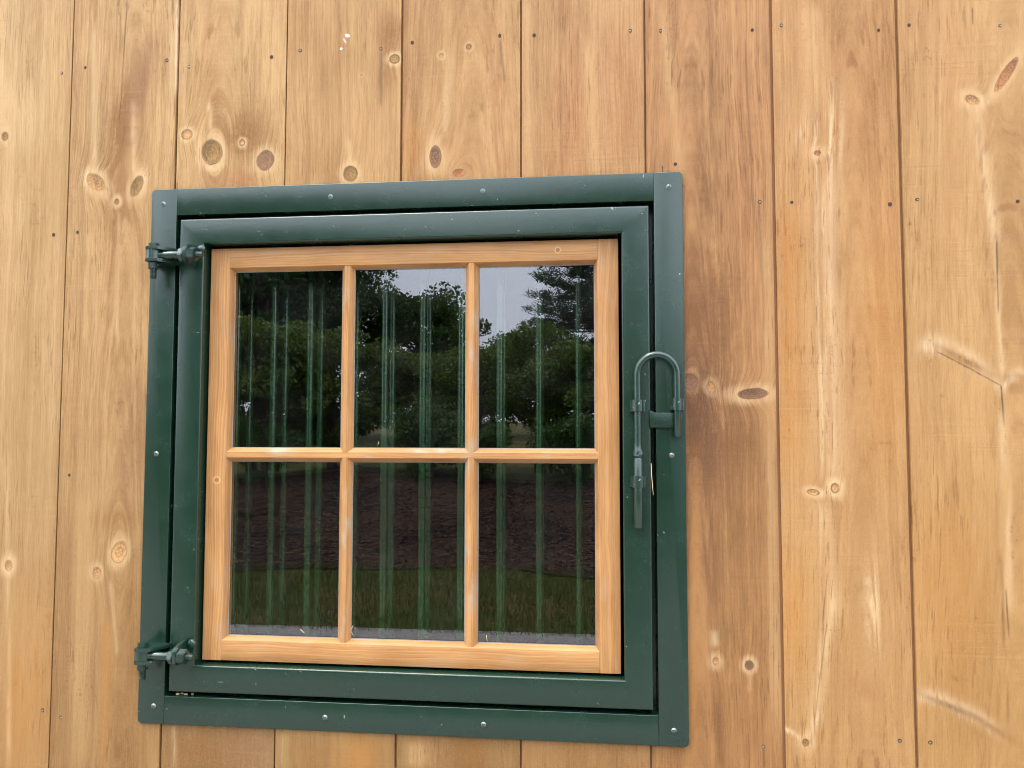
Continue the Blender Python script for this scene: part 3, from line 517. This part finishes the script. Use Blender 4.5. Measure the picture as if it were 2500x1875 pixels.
ringp = {0: (-.25,.05,.01), 1: (.02,.05,.02), 2: (-.02,.06,.03), 3: (.22,.04,.012), 4: (.02,.07,.03), 5: (-.2,.05,.012), 6: (-.025,.035,.028), 7: (.03,.05,.02), 8: (.06,.09,.02)}
jit = [.001, .0022, .0002, .0020, -.0004, .0016, .0004, .0018, .0024, -.0008, .0014, .0004]
GAP = [.0028, .0030, .0036, .0034, .0028, .0036, .0030, .0032, .0050, .0046, .004, .004]
def plank_mesh(xa, xb, za, zb, notch=None):
    """board outline extruded through 20 mm with eased front edges; optional notch (x < nx between z0 and z1)"""
    pts = [(xa, za), (xb, za), (xb, zb), (xa, zb)]
    if notch: nx, n0, n1 = notch; pts = [(xa, za), (xb, za), (xb, zb), (xa, zb), (xa, n1), (nx, n1), (nx, n0), (xa, n0)]
    bm = bmesh.new(); extrude_poly(bm, pts, 'y', 0., .0080); bmesh.ops.recalc_face_normals(bm, faces=bm.faces)
    es = [e for e in bm.edges if abs(e.verts[0].co.y) < 1e-6 and abs(e.verts[1].co.y) < 1e-6 and abs(e.verts[0].co.x - e.verts[1].co.x) < 1e-6]
    bmesh.ops.bevel(bm, geom=es, offset=.0011, segments=2, affect='EDGES', profile=.5)
    return bm_mesh('plank', bm)
planks = []
for i in range(len(JX) - 1):
    b = i - 1; xa, xb = JX[i] + GAP[i]/2, JX[i+1] - GAP[i+1]/2; cx = (xa + xb)/2
    li, da = pal[min(b, 9)]; rp = ringp.get(b, (.05, .06, .015))
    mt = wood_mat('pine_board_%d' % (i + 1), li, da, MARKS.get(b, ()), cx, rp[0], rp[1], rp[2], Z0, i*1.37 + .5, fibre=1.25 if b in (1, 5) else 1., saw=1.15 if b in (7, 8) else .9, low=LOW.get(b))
    dy = jit[i]
    if 2 <= b <= 5: segs = [(Z0 + OPEN, Z_HI, None), (Z_LO, Z0 - OPEN, None)]
    elif b == 6: segs = [(Z_LO, Z_HI, (OPEN - cx, Z0 - OPEN, Z0 + OPEN))]
    else: segs = [(Z_LO, Z_HI, None)]
    for za, zb, nt in segs:
        o = link('plank', plank_mesh(xa - cx, xb - cx, za, zb, nt), mt, wall, (cx, dy - .012, 0)); planks.append((o, xa, xb, za, zb, cx, dy))
# timber behind the joints, with the same opening
bm = bmesh.new()
for q in ((-1.3, -OPEN, Z_LO, Z_HI), (OPEN, 1.5, Z_LO, Z_HI), (-OPEN, OPEN, Z0 + OPEN, Z_HI), (-OPEN, OPEN, Z_LO, Z0 - OPEN)): box(bm, q[0], q[1], .0090, .045, q[2], q[3])
SHEATH, g = newmat('sheathing_wood'); x, y, z = g.coords(); n = g.noise(g.vec(x*30, y*30, z*6), 1., 3.); g.principled(g.mix(n, (.30,.135,.055), (.44,.22,.10)), .8)
link('backing', bm_mesh('backing', bm), SHEATH, wall, (0, -.012, 0))
# nails: a countersunk hole with a worn zinc head
bm = bmesh.new(); bmesh.ops.create_circle(bm, cap_ends=True, segments=14, radius=.0031); bmesh.ops.rotate(bm, verts=bm.verts, matrix=Matrix.Rotation(R(90), 3, 'X'))
for v in bm.verts: v.co.y = -.00035
r_ = bmesh.ops.extrude_face_region(bm, geom=list(bm.faces)); 
for v in [q for q in r_['geom'] if isinstance(q, bmesh.types.BMVert)]: v.co.y += .0006
hole_me = bm_mesh('nail', bm); hole_me.materials.append(HOLE)
bm = bmesh.new(); tube(bm, [(0, -.0003, 0), (0, -.0011, 0)], [.0021, .0017], 12); nail_me = bm_mesh('nail_head', bm); nail_me.materials.append(NAIL)
rn = random.Random(4)
for nx, nz in NAILS:
    for o, xa, xb, za, zb, cx, dy in planks:
        if xa < nx < xb and za < nz + Z0 < zb:
            h = link('nail', hole_me, None, o, (nx - cx, 0, nz + Z0)); h.scale = (rn.uniform(.8, 1.15), 1, rn.uniform(.9, 1.3))
            if rn.random() < .5:
                k = link('nail', nail_me, None, o, (nx - cx + rn.uniform(-.0004, .0004), 0, nz + Z0 - .0006))
            break
# ------------------------------------------------------------------ room behind the window
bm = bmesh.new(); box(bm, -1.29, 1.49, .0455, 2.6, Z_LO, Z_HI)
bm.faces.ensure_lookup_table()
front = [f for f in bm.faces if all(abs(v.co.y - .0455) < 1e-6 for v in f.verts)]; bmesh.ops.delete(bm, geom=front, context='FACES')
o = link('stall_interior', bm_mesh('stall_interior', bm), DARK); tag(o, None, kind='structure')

# ================================================================== FIXED STEEL FRAME
frame = thing('window_frame', 'fixed dark green steel frame screwed flat to the boards around the window', 'window frame', (0, 0, Z0 - .511))
def at_frame(name, me, mat=GREEN, parent=None): o = link(name, me, mat, parent or frame); return o
OFF = .511                                                     # frame origin sits at its base: shift meshes up
FO, FI = .511, .459
def rounded(x0, x1, z0, z1, r, corners):
    """rectangle outline with some rounded corners: set of 'bl','br','tr','tl'"""
    out = []
    for nm, cx_, cz_, a0 in (('bl', x0, z0, 180), ('br', x1, z0, 270), ('tr', x1, z1, 0), ('tl', x0, z1, 90)):
        if nm in corners:
            ox = cx_ + (r if 'l' in nm else -r); oz = cz_ + (r if 'b' in nm else -r)
            out += [(ox + r*math.cos(R(a0 + 15*k)), oz + r*math.sin(R(a0 + 15*k))) for k in range(7)]
        else: out.append((cx_, cz_))
    return out
def plate(pts, y0, y1, bev, edges=None, seg=3):
    bm = bmesh.new(); extrude_poly(bm, pts, 'y', y0, y1); bmesh.ops.recalc_face_normals(bm, faces=bm.faces)
    es = [e for e in bm.edges if all(abs(v.co.y - y0) < 1e-6 for v in e.verts) and (edges is None or edges(e))]
    bmesh.ops.bevel(bm, geom=es, offset=bev, segments=seg, affect='EDGES', profile=.5); return bm
def up(bm, dz):
    for v in bm.verts: v.co.z += dz
    return bm
FY0, FY1 = -.0055, -.0014
for sx in (-1, 1):
    x0, x1 = sorted((sx*FO, sx*FI)); cs = {'bl', 'tl'} if sx < 0 else {'br', 'tr'}
    at_frame('flange', bm_mesh('flange', up(plate(rounded(x0, x1, -FO, FO, .008, cs), FY0, FY1, .0012), OFF), True))
    bm = bmesh.new(); x0, x1 = sorted((sx*FI, sx*(FI + .004))); box(bm, x0, x1, FY1 + .0002, .060, -FI, FI); at_frame('jamb', bm_mesh('jamb', up(bm, OFF)))
    bm = bmesh.new(); x0, x1 = sorted((sx*.4585, sx*.436)); box(bm, x0, x1, .0445, .0485, -FI, FI); at_frame('stop', bm_mesh('stop', up(bm, OFF)))
for sz in (-1, 1):
    z0, z1 = sorted((sz*FO, sz*FI))
    at_frame('flange', bm_mesh('flange', up(plate([(-FI + .0004, z0), (FI - .0004, z0), (FI - .0004, z1), (-FI + .0004, z1)], FY0 + .0003, FY1, .0012, lambda e: abs(e.verts[0].co.z - e.verts[1].co.z) < 1e-6), OFF), True))
    bm = bmesh.new(); z0, z1 = sorted((sz*FI, sz*(FI + .004))); box(bm, -FI, FI, FY1 + .0002, .060, z0, z1); at_frame('jamb', bm_mesh('jamb', up(bm, OFF)))
    bm = bmesh.new(); z0, z1 = sorted((sz*.4585, sz*.436)); box(bm, -.4355, .4355, .0446, .0484, z0, z1); at_frame('stop', bm_mesh('stop', up(bm, OFF)))
# pan-head screws with a cross recess
def screw_mesh():
    rad, h, nr, na = .0051, .0026, 9, 40; V = [(0, -h*.35, 0)]; F = []
    for i in range(1, nr + 1):
        r = rad*i/nr; t = i/nr
        for k in range(na):
            a = 2*math.pi*k/na; x, z = r*math.cos(a), r*math.sin(a); y = -h*(1 - t**3.2) - .0002
            if (abs(x) < .00075 and abs(z) < .0030) or (abs(z) < .00075 and abs(x) < .0030): y += .0016
            V.append((x, y, z))
    for k in range(na): F.append((0, 1 + (k+1) % na, 1 + k))
    for i in range(nr - 1):
        for k in range(na): a, b = 1 + i*na + k, 1 + i*na + (k+1) % na; F.append((a, b, b + na, a + na))
    me = bpy.data.meshes.new('screw'); me.from_pydata(V, [], F); me.update(); bm = bmesh.new(); bm.from_mesh(me); bmesh.ops.recalc_face_normals(bm, faces=bm.faces)
    if sum(f.normal.y*f.calc_area() for f in bm.faces) > 0: bmesh.ops.reverse_faces(bm, faces=bm.faces)
    bm.to_mesh(me); bm.free(); shade(me, 50); me.materials.append(SCREW); return me
sm = screw_mesh()
for i, (x_, z_) in enumerate(((-.4867,.4817),(-.1494,.4851),(.1444,.4865),(.4864,.4832),(-.4876,-.0048),(-.4795,-.4785),(-.1457,-.4864),(.1485,-.4869),(.4851,-.4837),(.4864,-.0038))):
    s_ = link('screw', sm, None, frame, (x_, FY0, z_ + OFF)); s_.rotation_euler.y = rn.uniform(0, 1.5)

# ================================================================== HINGED SASH
sash = thing('window_sash', 'hinged six-pane wooden window sash in a dark green steel tube frame', 'window', (0, 0, Z0 - .45))
SO = .45
TY0, TY1 = -.008, .042                                         # tube front and back
def tube_profile(w, y0, y1, r, seg=4):
    out = []
    for cx_, cy_, a0 in ((r, y1 - r, 90), (r, y0 + r, 180), (w - r, y0 + r, 270), (w - r, y1 - r, 0)):
        out += [(cx_ + r*math.cos(R(a0 + 90*k/seg)), cy_ + r*math.sin(R(a0 + 90*k/seg))) for k in range(seg + 1)]
    return out
def mitred(side, half, prof):
    """one side of a square frame of half-size half, mitred at both ends"""
    bm = bmesh.new(); A = []; B = []
    for u, y in prof:
        e = half - u
        a, b = {'l': ((-e, y, -e), (-e, y, e)), 'r': ((e, y, -e), (e, y, e)), 't': ((-e, y, e), (e, y, e)), 'b': ((-e, y, -e), (e, y, -e))}[side]
        A.append(bm.verts.new(a)); B.append(bm.verts.new(b))
    n = len(prof)
    for i in range(n): bm.faces.new((A[i], A[(i+1) % n], B[(i+1) % n], B[i]))
    bm.faces.new(A); bm.faces.new(B[::-1]); return bm
prof = tube_profile(.05, TY0, TY1, .0036)
for s_ in 'lrtb': link('frame_tube', bm_mesh('frame_tube', up(mitred(s_, .45, prof), SO), True), GREEN, sash)
rw = random.Random(9)
# timber: stiles, rails, muntins with a chamfer down to the glass
WY, GY, WB = .012, .0255, .046                                 # wood face, glass face, wood back
WO = .3945; WF = .3565; WG = .3505                             # outer edge, inner edge of the face, edge at the glass
ZM = -.0062; mh, mg = .0052, .0128                             # middle bar: half face width, half width at the glass
VX = (-.1205, .1205); vh, vg = .0048, .0118
SW_L, SW_D = (.46,.235,.082), (.29,.128,.038)
mats = {k: flat_wood('sash_wood_%s' % k, SW_L, SW_D, a, sd, kn, .8 if k in ('upright', 'crossbar') else .22) for k, a, sd, kn in (('left_stile', 'z', 1.3, [(-.3735, .395, .0052)]), ('right_stile', 'z', 2.9, ()), ('top_rail', 'x', 4.1, [(.283, .826, .0042)]), ('bottom_rail', 'x', 5.7, ()), ('crossbar', 'x', 7.2, ()), ('upright', 'z', 8.8, ()))}
def member(axis, secs, mat, name):
    """secs: list of (across, y, start, end) making a closed section whose points may end at different places (mitres)"""
    bm = bmesh.new(); A = []; B = []
    for c_, y, s_, e_ in secs:
        A.append(bm.verts.new((c_, y, s_ + SO) if axis == 'z' else (s_, y, c_ + SO))); B.append(bm.verts.new((c_, y, e_ + SO) if axis == 'z' else (e_, y, c_ + SO)))
    n = len(secs)
    for i in range(n): bm.faces.new((A[i], A[(i+1) % n], B[(i+1) % n], B[i]))
    bmesh.ops.triangulate(bm, faces=[bm.faces.new(A), bm.faces.new(B[::-1])])
    bmesh.ops.recalc_face_normals(bm, faces=bm.faces)
    es = [e for e in bm.edges if (e.verts[0].co.y < WY + .0005 and e.verts[1].co.y < WY + .0005) and len(e.link_faces) == 2 and e.calc_face_angle(0) > .3 and abs((e.verts[0].co - e.verts[1].co)[2 if axis == 'z' else 0]) > .05]
    bmesh.ops.bevel(bm, geom=es, offset=.0005, segments=2, affect='EDGES', profile=.5)
    return link(name, bm_mesh(name, bm, True), mat, sash)
# the glass sits between 0.0255 and 0.0285, bedded in a rebate
def edge_member(axis, sgn, mat, name):
    if axis == 'z': ends_out = ends_f = (-WO, WO)
    else: ends_out = ends_f = (-WF + .0003, WF - .0003)
    gi = (-WG, WG)
    secs = [(sgn*WO, WY, *ends_out), (sgn*WF, WY, *ends_f), (sgn*(WF - .0012), WY + .0035, -WF + .0012, WF - .0012), (sgn*WG, GY - .002, *gi), (sgn*WG, GY, *gi), (sgn*(WG + .004), GY, -WG - .004, WG + .004),
            (sgn*(WG + .004), WB, *( (-WO, WO) if axis == 'z' else (-WG - .0038, WG + .0038))), (sgn*WO, WB, *ends_out)]
    return member(axis, secs, mat, name)
edge_member('z', -1, mats['left_stile'], 'stile'); edge_member('z', 1, mats['right_stile'], 'stile')
edge_member('x', 1, mats['top_rail'], 'rail'); edge_member('x', -1, mats['bottom_rail'], 'rail')
def bar_secs(c_, h_, gw, ends_f, ends_g): return [(c_ - gw, GY, *ends_g), (c_ - gw, GY - .003, *ends_g), (c_ - h_, WY + .0012, *ends_f), (c_ + h_, WY + .0012, *ends_f), (c_ + gw, GY - .003, *ends_g), (c_ + gw, GY, *ends_g)]
member('x', bar_secs(ZM, mh, mg, (-WF - .0004, WF + .0004), (-WG, WG)), mats['crossbar'], 'muntin')
for vx in VX:
    for za, zb in ((-WG, ZM - mg), (ZM + mg, WG)):
        fa = -WF - .0003 if za == -WG else ZM + mh - .0002; fb = WF + .0003 if zb == WG else ZM - mh + .0002
        member('z', bar_secs(vx, vh, vg, (fa, fb), (za, zb)), mats['upright'], 'muntin')
for xa, xb in ((-WG - .003, VX[0] - .0012), (VX[0] + .0012, VX[1] - .0012), (VX[1] + .0012, WG + .003)):
    for za, zb in ((ZM + .0012, WG + .003), (-WG - .003, ZM - .0012)):
        bm = bmesh.new(); box(bm, xa, xb, GY + .0003, GY + .0033, za + SO, zb + SO); link('pane', bm_mesh('pane', bm), GLASS, sash)
m, g = newmat('grey_sealant'); x, y, z = g.coords(); n = g.noise(g.vec(x*300., y, z*300.), 1., 2.); g.principled(g.mix(n, (.12,.11,.10), (.38,.36,.33)), .6); SEAL = m
for xa, xb in ((-WG, VX[0] - vg), (VX[0] + vg, VX[1] - vg), (VX[1] + vg, WG)):
    for za, zb in ((ZM + mg, WG), (-WG, ZM - mg)):
        bm = bmesh.new(); w_ = .0013
        for q in ((xa, xa + w_, za, zb), (xb - w_, xb, za, zb), (xa + w_, xb - w_, za, za + w_), (xa + w_, xb - w_, zb - w_, zb)): box(bm, q[0], q[1], GY - .0006, GY + .0001, q[2] + SO, q[3] + SO)
        link('sealant', bm_mesh('sealant', bm), SEAL, sash)
# guide loops for the slide bolt and the stop tab
def loop_mesh(h, rr, th=.0024, foot=.007):
    bm = bmesh.new(); pts = []; n = 12
    outer = [(-rr - th - foot, 0), (-rr - th - foot, -th), (-rr - th, -th - .001)] + [((rr + th)*math.cos(math.pi - math.pi*k/n), -.011 - (rr + th)*math.sin(math.pi*k/n)) for k in range(n + 1)] + [(rr + th, -th - .001), (rr + th + foot, -th), (rr + th + foot, 0)]
    inner = [(rr, 0)] + [(rr*math.cos(math.pi*k/n), -.011 - rr*math.sin(math.pi*k/n)) for k in range(n + 1)] + [(-rr, 0)]
    extrude_poly(bm, outer + inner, 'z', -h/2, h/2); bmesh.ops.triangulate(bm, faces=[f for f in bm.faces if len(f.verts) > 4])
    return bm_mesh('guide_loop', bm, True)
BX, BXR = .4262, .4958
me = loop_mesh(.0205, .0080, .0026, .0030)
link('guide_loop', me, GREEN_HW, sash, (BX, TY0 + .0003, .0848 + SO)); link('guide_loop', me, GREEN_HW, sash, (BX, TY0 + .0003, -.0500 + SO))
link('keeper_loop', loop_mesh(.0205, .0070, .0024, .0035), GREEN_HW, frame, (BXR, FY0 - .0022, .0872 + OFF))
bm = plate([(.4475,.0500),(.4500,.0460),(.5030,.0460),(.5040,.0475),(.5040,.0710),(.5030,.0725),(.4570,.0725),(.4475,.0770)], -.0125, -.0083, .0008); link('stop_tab', bm_mesh('stop_tab', up(bm, SO), True), GREEN_HW, sash)

# ================================================================== SLIDE BOLT
bolt = thing('slide_bolt', 'green hooked slide bolt hanging in loops at the right of the sash', 'latch', (BX, -.0205, Z0 - .131))
b0 = .131
ax = (BXR - BX); arc = [(ax/2 - ax/2*math.cos(math.pi*k/18), 0, b0 + .141 + ax/2*math.sin(math.pi*k/18)) for k in range(19)]
path = [(0, 0, b0 + .002), (0, 0, b0 + .05), (0, 0, b0 + .10)] + arc + [(ax, 0, b0 + .10), (ax, 0, b0 + .032), (ax, 0, b0 + .0295)]
bm = bmesh.new(); tube(bm, path, [.0064]*(len(path) - 1) + [.0050], 16); link('rod', bm_mesh('rod', bm, True), GREEN_HW, bolt)
bm = bmesh.new(); tube(bm, [(0,0,0),(0,0,.002),(0,0,.06),(0,0,.121),(0,0,.123)], [.0064,.0078,.0078,.0078,.0066], 16); link('sleeve', bm_mesh('sleeve', bm, True), GREEN_HW, bolt)
bm = bmesh.new(); n_ = 9; tube(bm, [(0, 0, b0 - .0075 + .026*k/(n_-1)) for k in range(n_)], [.0066,.0088,.0086,.0084,.0078,.0072,.0068,.0064,.0058], 16)
for v in bm.verts: v.co.x += rw.uniform(-.0006, .0006); v.co.y += rw.uniform(-.0006, .0006)
link('weld_bead', bm_mesh('weld_bead', bm, True), GREEN_HW, bolt)

# ================================================================== HINGES
def make_hinge(label, zc):
    t = thing('hinge', label, 'hinge', (-.484, -.0055, Z0 + zc - .03), 'adjustable strap hinges on the left of the window')
    zb = .03; X = lambda v: v + .484; Y = lambda v: v + .0055
    for zz in (.0125, -.0105):
        pts = [(X(-.4945), Y(-.050)), (X(-.4920), Y(-.053)), (X(-.468), Y(-.053)), (X(-.446), Y(-.022)), (X(-.446), Y(-.0056)), (X(-.500), Y(-.0056))]
        bm = bmesh.new(); extrude_poly(bm, pts, 'z', zb + zz - .0031, zb + zz + .0031); bmesh.ops.recalc_face_normals(bm, faces=bm.faces)
        bmesh.ops.bevel(bm, geom=list(bm.edges), offset=.0008, segments=2, affect='EDGES'); link('bracket_plate', bm_mesh('bracket_plate', bm, True), GREEN_HW, t)
    px, py = X(-.484), Y(-.0385)
    bm = bmesh.new(); tube(bm, [(px, py, zb + .012), (px, py, zb - .028)], .0058, 14); pb = link('pivot_bolt', bm_mesh('pivot_bolt', bm, True), GREEN_HW, t)
    def hexn(axis, a, b, c0, c1, r, rot=.26):
        bm = bmesh.new(); extrude_poly(bm, hexpts(c0, c1, r, rot), axis, a, b); bmesh.ops.recalc_face_normals(bm, faces=bm.faces)
        bmesh.ops.bevel(bm, geom=list(bm.edges), offset=.0011, segments=2, affect='EDGES'); return bm
    link('bolt_head', bm_mesh('bolt_head', hexn('z', zb + .0152, zb + .0235, px, py, .0105), True), GREEN_HW, pb)
    link('nut', bm_mesh('nut', hexn('z', zb - .0265, zb - .0133, px, py, .0105), True), GREEN_HW, pb)
    bm = bmesh.new(); P_ = [(px, py, zb - .0266 - .0008*k) for k in range(22)]; tube(bm, P_, [.0066 if k % 3 == 0 else .0056 for k in range(22)], 14); link('thread', bm_mesh('thread', bm, True), GREEN_HW, pb)
    bm = bmesh.new(); tube(bm, [(px, py, zb - .0080), (px, py, zb - .0072), (px, py, zb + .0092), (px, py, zb + .0099)], [.0130,.0142,.0142,.0130], 20); eb = link('eye_bolt', bm_mesh('eye_bolt', bm, True), GREEN_HW, t)
    bm = bmesh.new(); sh = [(X(-.475), py, zb), (X(-.434), py, zb)] + [(X(-.433) + .0009*k, py, zb) for k in range(50)] + [(X(-.386), py, zb)]
    tube(bm, sh, [.0074, .0074] + [.0066 if k % 3 == 0 else .0055 for k in range(50)] + [.0045], 14); link('shank', bm_mesh('shank', bm, True), GREEN_HW, eb)
    link('nut', bm_mesh('nut', hexn('x', X(-.4315), X(-.4222), py, zb, .0134, .1), True), GREEN_HW, eb)
    link('nut', bm_mesh('nut', hexn('x', X(-.4135), X(-.3985), py, zb, .0142, .5), True), GREEN_HW, eb)
    lug = [(Y(-.0079), zb - .018), (Y(-.0079), zb + .023), (Y(-.020), zb + .0225), (Y(-.040), zb + .019), (Y(-.048), zb + .013), (Y(-.050), zb), (Y(-.048), zb - .011), (Y(-.040), zb - .016)]
    bm = bmesh.new(); extrude_poly(bm, lug, 'x', X(-.4218), X(-.4140)); bmesh.ops.recalc_face_normals(bm, faces=bm.faces); bmesh.ops.bevel(bm, geom=list(bm.edges), offset=.0012, segments=2, affect='EDGES'); link('lug_plate', bm_mesh('lug_plate', bm, True), GREEN_HW, t)
    bm = bmesh.new(); bmesh.ops.create_uvsphere(bm, u_segments=14, v_segments=8, radius=.007)
    for v in bm.verts: v.co = Vector((v.co.x*1.2 + X(-.404), v.co.y*.8 + Y(-.0105), v.co.z*1.1 + zb + .017)) + Vector((rw.uniform(-1,1), rw.uniform(-1,1), rw.uniform(-1,1)))*.0006
    link('weld_bead', bm_mesh('weld_bead', bm, True), GREEN_HW, t)
    return t
make_hinge('upper green eye bolt hinge at the top left of the window', .3727)
make_hinge('lower green eye bolt hinge at the bottom left of the window', -.3757)

# ================================================================== BARS BEHIND THE GLASS
grille = thing('bar_grille', 'green vertical steel bars in a double row behind the glass', 'bars', (0, .11, Z0 - .58))
bm = bmesh.new(); tube(bm, [(0,0,0),(0,0,1.16)], .0072, 16); bar_me = bm_mesh('bar', bm, True); bar_me.materials.append(GREEN_BAR)
for k in range(10):
    link('bar', bar_me, None, grille, (-.3835 + .0780*k, 0, 0)); link('bar', bar_me, None, grille, (-.3805 + .0775*k, .055, 0))
for zz in (0, 1.14):
    bm = bmesh.new(); box(bm, -.46, .46, -.008, .063, zz, zz + .02); link('cross_rail', bm_mesh('cross_rail', bm), GREEN_BAR, grille)

# ================================================================== STRAWS AND CHIPS
def straw(label, pts, r=.0008):
    p0 = Vector(pts[0]); bm = bmesh.new(); tube(bm, [Vector(p) - p0 for p in pts], [r]*(len(pts) - 1) + [r*.4], 6)
    return tag(link('straw', bm_mesh('straw', bm, True), STRAW, None, p0), label, 'straw', 'straws caught on the window')
straw('long thin straw caught on the edge of the sash below the bolt', [(.4497,-.0092,Z0-.018),(.4500,-.0110,Z0-.036),(.4515,-.0112,Z0-.056),(.4530,-.0100,Z0-.074)], .0006)
straw('bent straw stuck at the bottom left of the lower middle pane', [(-.104,.0235,Z0-.326),(-.1085,.0240,Z0-.335),(-.1035,.0240,Z0-.3445)], .0006)
straw('short straw stuck at the bottom left of the lower right pane', [(.149,.0240,Z0-.336),(.1505,.0242,Z0-.348)], .0006)
straw('small straw lying at the foot of the lower left pane', [(-.206,.0236,Z0-.336),(-.198,.0238,Z0-.3425)], .0006)
straw('tiny straw stuck at the bottom left of the upper middle pane', [(-.058,.0242,Z0+.019),(-.0605,.0243,Z0+.0125)], .0006)
for k, (x_, s_) in enumerate(((-.437, 1.2), (-.430, .9), (-.421, 1.1), (-.409, .8))):
    bm = bmesh.new(); bmesh.ops.create_icosphere(bm, subdivisions=1, radius=.0032*s_)
    for v in bm.verts: v.co = Vector((v.co.x*rw.uniform(1., 1.6), v.co.y*rw.uniform(.7, 1.1), v.co.z*rw.uniform(.4, .7)))
    o = link('wood_chip', bm_mesh('wood_chip', bm), STRAW, None, (x_, .004 + .003*(k % 2), Z0 - .4572))
    tag(o, ('leftmost tan wood chip in the bottom left corner gap of the frame', 'second tan wood chip from the corner in the bottom left gap', 'third tan wood chip from the corner in the bottom left gap', 'rightmost of the four wood chips in the bottom left gap')[k], 'wood chip', 'wood chips in the corner gap')
